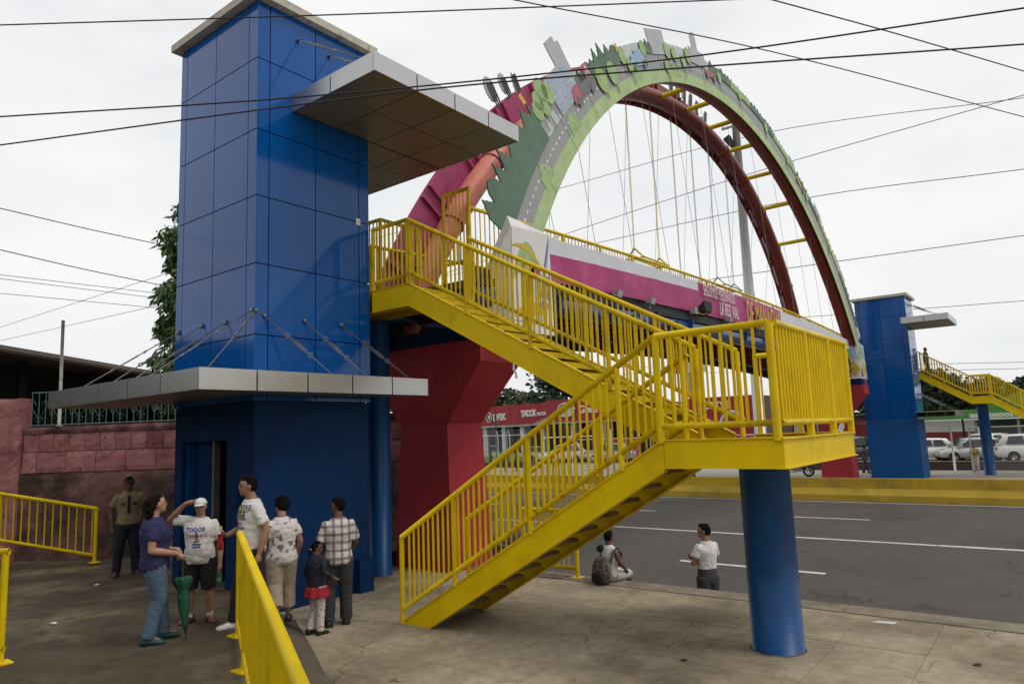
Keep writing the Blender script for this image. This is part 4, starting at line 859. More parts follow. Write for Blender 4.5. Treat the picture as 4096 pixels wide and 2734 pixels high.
# green building on the right
G = thing('store_building', 'green-fronted store with white welcome lettering behind the far stairs', 'building', (-4, 61, -.5))
boxp('fascia', 'green_wall', G, (-16, 60, 2.22), (14, 60.3, 2.86)); boxp('sign_strip', 'green_sign', G, (-5.35, 59.96, 2.24), (-1, 59.99, 2.56))
MB().prism([(-4.9, 60.02, 2.87), (14, 60.02, 2.87), (14, 60.02, 8.3), (-1.9, 60.02, 4.05), (-3.6, 60.02, 3.45)], (0, .25, 0)).build('gable', 'green_wall', G)
boxp('gutter', 'white_paint', G, (-16, 59.9, 2.1), (14, 60, 2.2)); boxp('store_wall', 'dark_wall', G, (-5.0, 63, -.5), (14, 63.2, 2.2)); boxp('white_wall', 'white_paint', G, (-16, 61, 1.3), (-5.0, 61.2, 2.2)); boxp('red_wall', 'brick_red', G, (-16, 60.97, -.5), (-5.0, 61.17, 1.29))
for x in (-5, -2.5, 0, 2.5, 5): boxp('column', 'grey_metal', G, (x-.08, 60.4, -.5), (x+.08, 60.6, 2.1))
text('BIENVENIDOS', 'print_white', G, (-5.22, 59.95, 2.27), (1, 0, 0), (0, 0, 1), .36, .98, .01, bold=.012, spacing=1.15)
# low wall in front of the parked cars
o = thing('low_wall', 'low dark wall in front of the cars beside the far tower', 'wall', (-3, 45.2, -.5)); boxp('wall', 'roof_brown', o, (-14, 45.2, -.5), (14, 45.45, -.06)); boxp('coping', 'kerb', o, (-14, 45.15, -.058), (14, 45.5, -.02))
# fences
def mesh_fence(label, a, b, h, nposts, step, bent=False, z=-.5):
    a, b = Vector((*a, z)), Vector((*b, z)); o = thing('chainlink_fence', label, 'fence', tuple(a)); up = Vector((0, 0, 1)); L = (b-a).length
    for i in range(nposts):
        p = a.lerp(b, i/(nposts-1)); bar('post', 'white_paint', o, p, p+up*h, .035)
        if bent: bar('barb_arm', 'white_paint', o, p+up*h, p+up*(h+.42)+(a-b).normalized()*.28, .025)
    for q in ((h,) if bent else (h, .06)): bar('rail', 'white_paint', o, a+up*q, b+up*q, .03)
    if bent:
        for q in (.15, .3, .42): bar('barbed_wire', 'grey_metal', o, a+up*(h+q), b+up*(h+q), .008)
    mb = MB(); n = int(L/step); k = h/step
    for i in range(-int(k), n):
        for sg in (1, -1):
            s0, z0, s1, z1 = i*step, 0, i*step+h, h
            if s0 < 0: z0 -= s0; s0 = 0
            if s1 > L: z1 -= (s1-L); s1 = L
            if s1-s0 < .05: continue
            if sg < 0: s0, s1 = L-s0, L-s1
            mb.tube([a+(b-a)*(s0/L)+up*z0, a+(b-a)*(s1/L)+up*z1], .0024, 3, False)
    setp(mb.build('mesh', 'galv', o), kind='stuff'); return o
mesh_fence('chain-link fence panel in front of the woman in yellow', (-3.86, 42.55), (6, 42.75), 2.3, 4, .075)
mesh_fence('white post fence with bent tops before the red showroom', (-49.5, 54.2), (-34.2, 46.8), 2.7, 8, .16, True)
mesh_fence('chain-link fence right of the showroom gate', (-29.5, 45.0), (-12.5, 46.0), 2.2, 9, .16)
GT = thing('fence_gate', 'open white steel gate frame before the showroom', 'gate', (-33, 47, -.5))
for a, b in (((-33.6, 47, -.45), (-33.6, 47, 1.9)), ((-29.9, 49.5, -.45), (-29.9, 49.5, 1.9)), ((-33.6, 47, -.45), (-29.9, 49.5, -.45)), ((-33.6, 47, 1.9), (-29.9, 49.5, 1.9)), ((-33.6, 47, .7), (-29.9, 49.5, .7)), ((-33.6, 47, -.45), (-31.7, 48.3, 1.9)), ((-29.9, 49.5, -.45), (-31.7, 48.3, 1.9))): bar('gate_bar', 'white_paint', GT, a, b, .045)
o = thing('white_post', 'square white post on the far pavement seen through the railing', 'post', (-24.4, 42.1, -.5)); MB().box((-24.5, 42.0, -.5), (-24.3, 42.2, 2.35)).build('shaft', 'white_paint', o); MB().box((-24.53, 41.97, 2.351), (-24.27, 42.23, 2.4)).build('cap', 'white_paint', o)
# planting strip
PL = thing('planter', 'brown planter with grassy plants before the showroom fence', 'planter', (-40, 47, -.5)); MB().box((-44, 47.2, -.5), (-34.6, 48.2, -.1)).build('box', 'roof_brown', PL)
rng = np.random.default_rng(2); P = np.c_[rng.uniform(-43.8, -34.8, 500), rng.uniform(47.3, 48.1, 500), np.full(500, -.1)]
V, F = leaves(P, .9, .06, -1.6, rng); setp(mesh('plants', V, F.tolist(), 'print_leaf', PL), kind='stuff')

# ================================================================ POLES AND CABLES
def pole(label, x, y, z1, r, m, z0=-.5, lamp=None, arms=True):
    o = thing('utility_pole', label, 'pole', (x, y, z0), 'poles beyond the road'); MB().tube([(x, y, z0), (x, y, z1)], [r, r*.62], 12).build('shaft', m, o, True)
    if lamp:
        d_ = Vector(lamp); e_ = Vector((x, y, z1))
        ar = MB().tube([e_-Vector((0, 0, .3)), e_+d_*.5+Vector((0, 0, .35)), e_+d_+Vector((0, 0, .3))], .05, 6).build('lamp_arm', m, o, True); MB().ell(e_+d_*1.15+Vector((0, 0, .26)), (.42, .2, .1)).build('lamp_head', 'galv', ar, True)
    elif arms: boxp('cross_arm', 'grey_metal', o, (x-.9, y-.06, z1-.6), (x+.9, y+.06, z1-.48)); [boxp('insulator', 'lamp_clear', o, (x+k-.04, y-.05, z1-.48), (x+k+.04, y+.05, z1-.3)) for k in (-.8, 0, .8)]
    return o
pole('tall grey steel pole rising behind the arch', -14.2, 42, 21.5, .36, 'galv')
MB().hexa([(-14.6, 41.5, 19.6), (-14.2, 41.5, 19.2), (-14.2, 41.9, 19.2), (-14.6, 41.9, 19.6), (-14.9, 41.5, 20.1), (-14.5, 41.5, 20.3), (-14.5, 41.9, 20.3), (-14.9, 41.9, 20.1)]).build('floodlight_head', 'black_rubber', bpy.data.objects['utility_pole'])
pole('green lamp post in front of the red showroom', -43.6, 53.2, 7.0, .09, 'green_dark', lamp=(1.4, 0, .5))
pole('grey pole at the left end of the showroom beside the pier', -48.3, 55.0, 4.6, .3, 'white_paint', arms=False)
pole('leaning thin white post beside the far lift tower', -4.9, 44.9, 2.0, .06, 'white_paint', arms=False)
pole('dark post of the store canopy behind the silver car', -5.6, 58.6, 2.2, .1, 'dark_wall', arms=False)
pole('concrete utility pole behind the half landing', -13.4, 47, 3.2, .42, 'cap_concrete', arms=False)
def wire(label, pts, r=.012, m='cable', end=3):
    """smooth cable through 3-D points, run on past the picture at both ends"""
    P = [Vector(p) for p in pts]
    P = [P[0]+(P[0]-P[1])*3]+P+[P[-1]+(P[-1]-P[-2])*end]; Q = []
    for i in range(len(P)-1):
        p0, p1, p2, p3 = P[i-1] if i > 1 else P[i]*2-P[i+1], P[i], P[i+1], P[i+2] if i+2 < len(P)-1 else P[i+1]*2-P[i]
        for k in range(8):
            t = k/8; Q.append(.5*((2*p1)+(p2-p0)*t+(2*p0-5*p1+4*p2-p3)*t*t+(3*p1-p0-3*p2+p3)*t**3))
    Q.append(P[-1]); o = MB().tube(Q, r, 6).build('overhead_cable', m, None, True); setp(o, label, 'cable', 'overhead cables')
wire('thick black cable crossing the roof of the foreground tower, topmost', [(-10.6, 2.80, 8.0), (-6.97, 5.67, 8.0), (-3.30, 8.50, 8.0)], .009)
wire('thick black cable, upper of the pair crossing the tower and the canopy', [(-10.05, 2.70, 6.5), (-6.84, 4.9, 6.5), (-3.24, 7.02, 6.5), (.13, 8.64, 6.5)], .0095)
wire('thick black cable, lower of the pair crossing the tower and the canopy', [(-10.5, 2.83, 6.3), (-6.67, 4.77, 6.3), (-4.23, 6.16, 6.3), (.1, 9.06, 6.3)], .0095)
wire('black cable falling from the top centre to the right edge', [(-6.0, 8.11, 9), (-3.42, 12.4, 9), (.03, 19.1, 9)], .010)
wire('black cable at the top right corner', [(-2.92, 10.8, 9), (-1.55, 13.3, 9), (.13, 16.5, 9)], .011)
wire('cable running into the tree left of the tower, upper', [(-19.05, 5.22, 8), (-19.3, 7.1, 7.98), (-19.58, 9.2, 8)], .012, end=.15)
wire('cable running into the tree left of the tower, lower', [(-19.0, 5.25, 7), (-19.6, 7.2, 6.98), (-20.2, 9.25, 7)], .012, end=.15)
for i, (z, y0, x0, y1, x1) in enumerate(((9.0, 8.66, -31.1, 14.0, -30.7), (8.85, 8.66, -31.1, 14.2, -31.0), (8.5, 9.0, -32.2, 14.45, -31.5))): wire('thin cable in the sky left of the tower, number %s from the top' % ('one', 'two', 'three')[i], [(x0, y0, z), (x1, y1, z)], .012, end=.3)
wire('thin cable rising to the right above the shed roof, upper', [(-51.1, 14.4, 10), (-32.4, 14.8, 10)], .012, end=.15); wire('thin cable rising to the right above the shed roof, lower', [(-50, 14.1, 9), (-34, 15.6, 9)], .012, end=.15)
for lab, pts in (('thin far cable passing behind the arch at mid height', [(-30.3, 45, 17.6), (-15.1, 45, 18.7), (.2, 45, 19.2)]), ('thin far cable lowest behind the hangers', [(-27.9, 45, 16.4), (-11.9, 45, 16.3), (-.2, 45, 15.2)]),
                 ('thin far cable highest behind the arch', [(-32.5, 50, 23.6), (-15, 50, 23.3), (.2, 50, 20.9)]), ('thin far cable right of the far arch foot', [(-24, 45, 12.3), (-11.8, 45, 12.0), (-.6, 45, 11.67)]),
                 ('thin far cable above the far canopy', [(-20, 60, 11.2), (-8.5, 60, 10.56), (-1.3, 60, 10.2)]), ('far cable upper of the pair over the green store', [(-18, 70, 7.7), (-9.7, 70, 7.06), (-2, 70, 6.55)]), ('far cable lower of the pair over the green store', [(-18, 70, 7.1), (-9.7, 70, 6.5), (-2, 70, 6.03)])): wire(lab, pts, .022)

# ================================================================ VEHICLES
def car(label, loc, head, col, kind='suv', group='parked cars'):
    """car in local metres: x forward; loc = centre on the ground"""
    o = thing('car', label, 'car', loc, group); h = radians(head); c, s = cos(h), sin(h)
    def G_(p): return (loc[0]+p[0]*c-p[1]*s, loc[1]+p[0]*s+p[1]*c, loc[2]+p[2])
    L, Wd, zb, zr = {'suv': (4.5, 1.84, 1.02, 1.68), 'hatch': (4.0, 1.72, .92, 1.50), 'pickup': (5.1, 1.8, 1.02, 1.72), 'van': (4.6, 1.8, 1.05, 1.9)}[kind]
    hx, hw = L/2, Wd/2
    def ring(x, w, z0, z1, r=.12): return [G_(q) for q in ((x, -w, z0+r), (x, -w, z1-r), (x, -w+r, z1), (x, w-r, z1), (x, w, z1-r), (x, w, z0+r), (x, w-r, z0), (x, -w+r, z0))]
    st = [(-hx, hw*.86, .42, zb*.86), (-hx+.12, hw*.95, .28, zb*.97), (-hx+.6, hw, .24, zb), (0, hw, .24, zb-.01), (hx*.45, hw, .24, zb-.03), (hx*.72, hw*.97, .24, zb-.1), (hx-.15, hw*.9, .27, zb-.2), (hx, hw*.8, .38, zb-.32)]
    body = MB().loft([ring(*q) for q in st]).build('body', col, o, True)
    x0, x1, x2, x3 = {'suv': (-hx+.12, -hx+.5, .35, 1.05), 'hatch': (-hx+.15, -hx+.6, .3, 1.05), 'pickup': (-.55, -.4, .75, 1.35), 'van': (-hx+.08, -hx+.3, .8, 1.45)}[kind]
    cab = [ (x0, hw*.93, zb-.05, zb+.02, .02), (x1, hw*.84, zb-.05, zr-.04, .08), ((x1+x2)/2, hw*.83, zb-.05, zr, .08), (x2, hw*.83, zb-.05, zr-.03, .08), (x3, hw*.9, zb-.06, zb-.01, .02)]
    cb = MB().loft([ring(*q) for q in cab]).build('cabin', col, o, True)
    e = .012; zl, zh = zb+.05, zr-.12
    def lerp(a, b, t): return a+(b-a)*t
    tw = lambda z: lerp(hw*.935, hw*.845, (z-zb)/(zr-zb))+e
    xm = (x1+x2)/2
    for sg in (-1, 1):
        for xa, xb_, ta, tb in ((x2-.02, xm+.06, x3-.18, xm+.06), (xm-.06, x1+.25, xm-.06, x1+.08)) if kind != 'pickup' else ((x2-.02, x1+.25, x3-.18, x1+.15),):
            MB().prism([G_((ta, sg*tw(zl), zl)), G_((tb, sg*tw(zl), zl)), G_((xb_, sg*tw(zh), zh)), G_((xa, sg*tw(zh), zh))], Vector(G_((0, sg*.006, 0)))-Vector(G_((0, 0, 0)))).build('side_window', 'glass_dark', cb)
        boxl = lambda nm, a, b, m: MB().hexa([G_(q) for q in ((a[0], a[1], a[2]), (b[0], a[1], a[2]), (b[0], b[1], a[2]), (a[0], b[1], a[2]), (a[0], a[1], b[2]), (b[0], a[1], b[2]), (b[0], b[1], b[2]), (a[0], b[1], b[2]))]).build(nm, m, body)
        boxl('headlight', (hx-.22, sg*hw*.5, zb-.46), (hx-.03, sg*hw*.84, zb-.32), 'lamp_clear'); boxl('tail_light', (-hx-.0, sg*hw*.6, zb-.3), (-hx+.16, sg*hw*.92, zb-.12), 'lamp_red')
        boxl('mirror', (x3-.28, sg*hw*.95, zb+.02), (x3-.16, sg*(hw+.16), zb+.16), col)
        for xx in (hx*.62, -hx*.60):
            cc = Vector(G_((xx, sg*(hw-.19), .32))); ax = Vector(G_((0, sg, 0)))-Vector(G_((0, 0, 0)))
            MB().tube([cc+ax*.0, cc+ax*.02, cc+ax*.19, cc+ax*.21], [.27, .33, .33, .28], 18).build('wheel', 'tyre', o, True); wl_ = MB().tube([cc+ax*.19, cc+ax*.216], [.20, .19], 12).build('rim', 'chrome', o, True)
            MB().tube([cc+ax*.218, cc+ax*.222], .07, 8).build('hub', 'grey_metal', wl_)
    MB().prism([G_(q) for q in ((x3-.1, -hw*.8, zl), (x3-.1, hw*.8, zl), (x2+.07, hw*.72, zh), (x2+.07, -hw*.72, zh))], Vector(G_((.03, 0, .035)))-Vector(G_((0, 0, 0)))).build('windscreen', 'glass_dark', cb)
    MB().prism([G_(q) for q in ((x0+.08, -hw*.8, zl), (x0+.08, hw*.8, zl), (x1-.06, hw*.72, zh), (x1-.06, -hw*.72, zh))], Vector(G_((-.03, 0, .035)))-Vector(G_((0, 0, 0)))).build('rear_window', 'glass_dark', cb)
    boxl('grille', (hx-.06, -hw*.45, .52), (hx+.012, hw*.45, zb-.38), 'car_black'); boxl('number_plate', (hx-.02, -.2, .42), (hx+.022, .2, .51), 'print_white'); boxl('number_plate', (-hx-.02, -.2, .6), (-hx+.05, .2, .7), 'print_white')
    if kind == 'pickup':
        boxl('bed', (-hx+.1, -hw*.82, zb-.06), (-.6, hw*.82, zb+.006), 'car_black')
    return o
gz = -.5
car('silver hatchback parked beside the far tower, facing left', (-5.0, 54.6, gz), 205, 'car_silver', 'hatch'); car('white car half hidden behind the far tower', (-7.9, 55.6, gz), 200, 'car_white', 'hatch'); car('white pickup with a dark front behind the woman in yellow', (-4.4, 57.5, gz), 250, 'car_white', 'suv'); car('white rounded sport utility car at the right edge', (-1.5, 54.6, gz), 12, 'car_white', 'suv'); car('silver van with red tail light behind the silver hatchback', (-9.4, 72, gz), 10, 'car_silver', 'van')
car('white pickup behind the showroom fence at far left', (-47.6, 58.0, gz), 215, 'car_white', 'pickup'); car('white estate car behind the white pickup at far left', (-49.8, 62.5, gz), 200, 'car_white', 'suv'); car('red pickup in the showroom yard', (-46.2, 61.5, gz), 210, 'car_red', 'pickup'); car('white car behind the planter in the showroom yard', (-42.3, 57.6, gz), 195, 'car_white', 'hatch'); car('white sport utility car beside the showroom gate', (-37.4, 55.6, gz), 200, 'car_white', 'suv'); car('silver sport utility car before the red tiled showroom wall', (-32.4, 55.6, gz), 185, 'car_silver', 'suv')
car('white vehicle on the far pavement seen beneath the stair landing', (-15.3, 38.6, gz-.25), 180, 'car_white', 'pickup'); car('dark pickup behind the far pier', (-12.2, 56.2, gz), 235, 'car_black', 'pickup')
BT = thing('box_truck', 'white box truck at the back of the showroom yard', 'truck', (-48, 68, gz)); boxp('cargo_box', 'white_paint', BT, (-50.5, 67, .3), (-45.5, 69.2, 2.25)); boxp('cab', 'car_white', BT, (-52, 67.1, .1), (-50.55, 69.1, 1.9)); boxp('windscreen', 'glass_dark', BT, (-52.02, 67.2, 1.0), (-51.99, 69.0, 1.7))
for x in (-51.2, -46.8): MB().tube([(x, 66.95, 0), (x, 67.25, 0)], .45, 14).build('wheel', 'tyre', BT, True)
# motorcycle
mo = thing('motorcycle', 'black motorcycle parked in front of the far pier', 'motorcycle', (-11.6, 39.4, -.5)); mx, my = -11.6, 39.4
for dx in (-.62, .62):
    w_ = MB().tube([(mx+dx+.25*cos(q), my+dx*.2, -.2+.25*sin(q)) for q in np.linspace(0, 2*pi, 17)], .06, 6, False).build('wheel', 'tyre', mo, True); MB().tube([(mx+dx, my+dx*.2-.04, -.2), (mx+dx, my+dx*.2+.04, -.2)], .15, 12).build('brake_disc', 'chrome', w_, True)
MB().tube([(mx+.62, my+.12, -.2), (mx+.4, my+.08, .42)], .035, 6).build('fork', 'chrome', mo, True); MB().tube([(mx+.36, my-.28, .52), (mx+.4, my+.08, .46), (mx+.36, my+.44, .52)], .02, 6).build('handlebar', 'grey_metal', mo, True)
MB().ell((mx+.15, my, .28), (.3, .16, .16)).build('fuel_tank', 'car_black', mo, True); MB().ell((mx-.32, my, .27), (.42, .14, .08)).build('seat', 'black_rubber', mo, True); MB().box((mx-.2, my-.14, -.22), (mx+.25, my+.14, .12)).build('engine', 'grey_metal', mo); MB().tube([(mx+.05, my-.16, -.25), (mx-.7, my-.2, -.12)], .05, 8).build('exhaust', 'chrome', mo, True); MB().ell((mx+.5, my+.09, .36), (.1, .11, .1)).build('headlight', 'lamp_clear', mo, True)

# ---------------------------------------------------------------- unseen houses added behind the viewpoint to darken camera-facing sides and reflections
HB_ = thing('shading_house_row', 'unseen row of plain houses added behind the viewpoint to shade camera-facing surfaces', 'building', (-6, -15, -.5))
for i, (x0, x1, h) in enumerate(((-46, -34, 6.5), (-33.9, -22, 7.6), (-21.9, -10, 6.8), (-9.9, 3, 8.0), (3.1, 14, 6.6), (14.1, 27, 7.4))):
    w = boxp('shading_house_wall', 'cap_concrete' if i % 2 else 'roof_brown', HB_, (x0, -22, -.5), (x1, -15, h))
    for k in range(int((x1-x0)/2.6)): boxp('window', 'glass_dark', HB_, (x0+.8+k*2.6, -15, 4.2), (x0+2.0+k*2.6, -14.96, 5.6)); boxp('door', 'dark_wall', HB_, (x0+.8+k*2.6, -15, -.4), (x0+1.9+k*2.6, -14.96, 1.9))
# ================================================================ PEOPLE
def remesh(mb, vox, sm=4, disp=0., dsc=8., seed=0):
    me = bpy.data.meshes.new('r'); me.from_pydata([list(v) for v in mb.V], [], mb.F); me.update()
    o = bpy.data.objects.new('r', me)
    m = o.modifiers.new('r', 'REMESH'); m.mode = 'VOXEL'; m.voxel_size = vox
    if sm: s = o.modifiers.new('s', 'SMOOTH'); s.factor = .5; s.iterations = sm
    r = evaluated(o); bpy.data.meshes.remove(me)
    if disp:
        n = len(r.vertices); co = np.empty(n*3); no = np.empty(n*3); r.vertices.foreach_get('co', co); r.vertices.foreach_get('normal', no)
        Q = (co.reshape(-1, 3)*dsc).tolist(); k = np.array([noise.noise((q[0], q[1], q[2]*1.3+seed))+.6*noise.noise((q[0]*2.3, q[1]*2.3, q[2]*2.6+seed))+.55*(1-2*abs(noise.noise((q[0]*.8+q[2]*.5, q[1]*.8, q[2]*2.2-q[0]*.6+seed)))) for q in Q])
        co += (no.reshape(-1, 3)*(disp*k)[:, None]).ravel(); r.vertices.foreach_set('co', co)
    r.polygons.foreach_set('use_smooth', [True]*len(r.polygons)); r.update()
    return r
class P_:  # a vector helper
    pass
def limb(mb, pts, rad, n=12):
    """closed tapered tube with rounded ends"""
    P = [Vector(p) for p in pts]; a = (P[0]-P[1]).normalized(); b = (P[-1]-P[-2]).normalized(); r0, r1 = rad[0], rad[-1]
    mb.tube([P[0]+a*r0*.85, P[0]+a*r0*.5]+P+[P[-1]+b*r1*.5, P[-1]+b*r1*.85], [r0*.45, r0*.85]+list(rad)+[r1*.85, r1*.45], n)
def person(label, pos, face, H, pose=None, skin='skin', hair='hair_black', hairstyle='short', shirt='tee_white', sleeve=.5, hem=.50, pants='charcoal', leg=1., shoes='shoe_black', fat=1., belly=0., bust=0., hips=1.,
           shw=1., neck_open=.0, cap=None, far=False, seat=False, flare=1., group='people', gender=0, tuck=False, socks=None, headyaw=0., headpitch=0., vox=None, smooth_cloth=.010):
    J = dict(hr=(.052, 0, .515), hl=(-.052, 0, .515), kr=(.058, .012, .285), kl=(-.058, .012, .285), ar=(.06, -.01, .045), al=(-.06, -.01, .045), sr=(.093*shw, 0, .784), sl=(-.093*shw, 0, .784), er=(.122*shw, -.015, .632), el=(-.122*shw, -.015, .632),
             wr=(.14*shw, .03, .49), wl=(-.14*shw, .03, .49), nk=(0, 0, .86), hd=(0, .014, .932), ar_toe=(.02, .12), al_toe=(-.02, .12), hr_dir=None, hl_dir=None, curl=.5, wst=(0, 0, .61), lean=(0, 0))
    J.update(pose or {})
    v = lambda k: Vector(J[k])*H
    lean = Vector((J['lean'][0], J['lean'][1], 0))*H
    up = lambda k: v(k)+lean
    root = thing('person', label, 'person', pos, group); rot = atan2(-face[0], face[1]); root.rotation_euler = (0, 0, rot)
    vox = vox or (.02 if far else .0105)
    def put(name, me, m, par=root):
        o = bpy.data.objects.new(name, me); COL.objects.link(o); o.parent = par; me.materials.clear(); me.materials.append(MATS[m]); return o
    def ell(c, r, n=16): return [Vector((c[0]+r[0]*cos(2*pi*k/n), c[1]+r[1]*sin(2*pi*k/n), c[2])) for k in range(n)]
    hm = (v('hr')+v('hl'))/2
    def torso(mb, inf, z0, z1, fl=0.):
        prof = [(.455, .075*hips, .062), (.49, .090*hips, .070), (.52, .093*hips, .073), (.57, .086*(.5+.5*hips), .066), (.62, .080, .060), (.68, .088, .064), (.74, .094, .068), (.772, .090*shw, .060), (.795, .074*shw, .051), (.815, .053, .044), (.838, .041, .038), (.85, .035, .035)]
        zs = [p[0] for p in prof]; R = []
        for z in np.linspace(z0, z1, 22):
            rx = np.interp(z, zs, [p[1] for p in prof])*fat; ry = np.interp(z, zs, [p[2] for p in prof])*fat
            t = (z-.515)/.33; off = hm*0+lean*max(0, min(1.15, t)) + Vector((hm.x, hm.y, 0))*(1-max(0, min(1, t)))
            bl = belly*math.exp(-((z-.60)/.07)**2)*H; bu = bust*math.exp(-((z-.715)/.04)**2)*H
            k = 1+fl*max(0, (.6-z)/.1)
            R.append(ell((off.x, off.y+(bl+bu)*.5+(hm.z-.515*H)*0, z*H+(hm.z-.515*H)), (rx*H*k+inf, ry*H*k+inf+(bl+bu)*.5)))
        mb.loft(R)
    dzp = hm.z-.515*H
    def hand(mb, w, e, d, side, curl):
        f = (w-e).normalized() if d is None else Vector(d).normalized(); s = f.cross(Vector((0, 0, 1)))
        s = s.normalized() if s.length > .1 else Vector((0, 1, 0)); s = Vector((0, 1, 0))-f*f.y if abs(f.z) > .6 else s
        s.normalize(); nrm = f.cross(s).normalized()*(-1 if side > 0 else 1); h = H/1.65
        limb(mb, [w, w+f*.045*h, w+f*.075*h], [.024*h, .034*h, .033*h], 8)
        for k, (o_, L) in enumerate(((-.026, .062), (-.009, .07), (.009, .066), (.026, .052))):
            b = w+f*.082*h+s*o_*h; m1 = b+(f*cos(curl)+nrm*sin(curl))*L*.5*h; t = m1+(f*cos(curl*2.2)+nrm*sin(curl*2.2))*L*.5*h
            limb(mb, [b-f*.02*h, b, m1, t], [.0105*h, .0105*h, .0095*h, .008*h], 6)
        b = w+f*.035*h-s*.032*h; limb(mb, [b, b+(f*.7-s*.6+nrm*.4)*.035*h, b+(f*1.1-s*.5+nrm*.8)*.05*h], [.013*h, .011*h, .009*h], 6)
    # body: one continuous skin
    mb = MB(); torso(mb, -.016, .47, .848)
    limb(mb, [up('sr')*.0+Vector((lean.x, lean.y+.0*H, .83*H+dzp)), v('nk')+lean+Vector((0, 0, dzp)), v('hd')+lean+Vector((0, -.006*H, dzp-.02*H))], [.04*H, .034*H, .034*H])
    for s, sg in (('r', 1), ('l', -1)):
        S_, E__, W_ = up('s'+s)+Vector((0, 0, dzp)), up('e'+s)+Vector((0, 0, dzp)), up('w'+s)+Vector((0, 0, dzp))
        limb(mb, [Vector((lean.x+S_.x*.4, lean.y, S_.z)), S_, S_.lerp(E__, .5), E__], [.033*H, .033*H*fat**.4, .030*H*fat**.4, .024*H]); limb(mb, [E__, E__.lerp(W_, .35), W_], [.025*H, .026*H*fat**.3, .0165*H])
        if far: limb(mb, [W_, W_+(W_-E__).normalized()*.06*H], [.018*H, .016*H], 6)
        else: hand(mb, W_, E__, J['h'+s+'_dir'], sg, J['curl'])
        h_, k_, a_ = v('h'+s), v('k'+s), v('a'+s)
        limb(mb, [h_, h_.lerp(k_, .5), k_], [.046*H*fat**.6, .046*H*fat**.5, .036*H]); limb(mb, [k_, k_.lerp(a_, .35), a_], [.036*H, .037*H*fat**.3, .021*H])
        t = J['a'+s+'_toe']; tv = Vector((t[0]*H, t[1]*H, 0)); limb(mb, [a_, a_+tv*.6+Vector((0, 0, -.026*H))], [.022*H, .016*H], 8)
    # head
    hc = v('hd')+lean+Vector((0, 0, dzp)); hr = Matrix.Rotation(headyaw, 3, 'Z') @ Matrix.Rotation(headpitch, 3, 'X')
    hp = lambda p: hc+hr @ (Vector(p)*H)
    mb.ell(hc, (.044*H, .054*H, .060*H), 18, 12, hr); mb.ell(hp((0, .016, -.028)), (.034*H, .037*H, .042*H), 14, 10, hr); mb.ell(hp((0, .038, -.054)), (.017*H, .015*H, .013*H), 10, 8, hr)
    mb.ell(hp((0, .053, -.014)), (.0085*H, .011*H, .016*H), 8, 6, hr); mb.ell(hp((0, .047, .008)), (.03*H, .011*H, .008*H), 8, 6, hr)
    for sg in (-1, 1): mb.ell(hp((sg*.045, -.004, -.008)), (.006*H, .013*H, .018*H), 8, 6, hr)
    body = put('body', remesh(mb, vox, 2), skin)
    if not far:
        for sg in (-1, 1):
            put('eye', MB_mesh(lambda q: q.ell(hp((sg*.019, .0475, -.001)), (.0075*H, .005*H, .0042*H), 8, 6, hr)), 'eye', body); put('eyebrow', MB_mesh(lambda q: q.ell(hp((sg*.02, .0525, .012)), (.014*H, .006*H, .0032*H), 8, 6, hr)), hair, body)
        put('mouth', MB_mesh(lambda q: q.ell(hp((0, .0515, -.041)), (.014*H, .006*H, .0045*H), 8, 6, hr)), 'lip', body)
    # trousers
    if pants:
        q = MB(); torso(q, .006, .455, .60)
        for s in 'rl':
            h_, k_, a_ = v('h'+s), v('k'+s), v('a'+s); r0, r1, r2 = .066*H*fat**.6*hips**.5, .050*H*fat**.4, .042*H*flare
            if leg >= 1: limb_flat(q, [h_, h_.lerp(k_, .5), k_, k_.lerp(a_, .5), a_+Vector((0, 0, -.005*H))], [r0, r0*.9, r1, r2*1.05, r2])
            elif leg > .5: limb_flat(q, [h_, h_.lerp(k_, .5), k_, k_.lerp(a_, (leg-.5)*2)], [r0, r0*.92, r1*1.15, r1*1.15])
            else: limb_flat(q, [h_, h_.lerp(k_, .5), h_.lerp(k_, leg*2)], [r0, r0, r0*.95])
        put('trousers' if leg >= 1 else 'shorts', remesh(q, vox, 4, smooth_cloth*.4, 15/H, 3), pants)
    so = None
    if shirt:
        q = MB(); torso(q, .022 if not tuck else .014, hem, .838-neck_open, -.03 if not tuck else 0)
        for s in 'rl':
            S_, E__, W_ = (up(k+s)+Vector((0, 0, dzp)) for k in 'sew'); a0 = Vector((lean.x+S_.x*.45, lean.y, S_.z-.012*H))
            if sleeve <= 1: limb_flat(q, [a0, S_, S_.lerp(E__, sleeve*.5), S_.lerp(E__, sleeve)], [.040*H, .040*H*fat**.4, .040*H*fat**.4, .041*H*fat**.4])
            else: limb_flat(q, [a0, S_, S_.lerp(E__, .5), E__, E__.lerp(W_, min(1, sleeve-1))], [.040*H, .038*H, .034*H, .029*H, .022*H])
        so = put('shirt', remesh(q, vox, 7, smooth_cloth*.7, 15/H, 9), shirt)
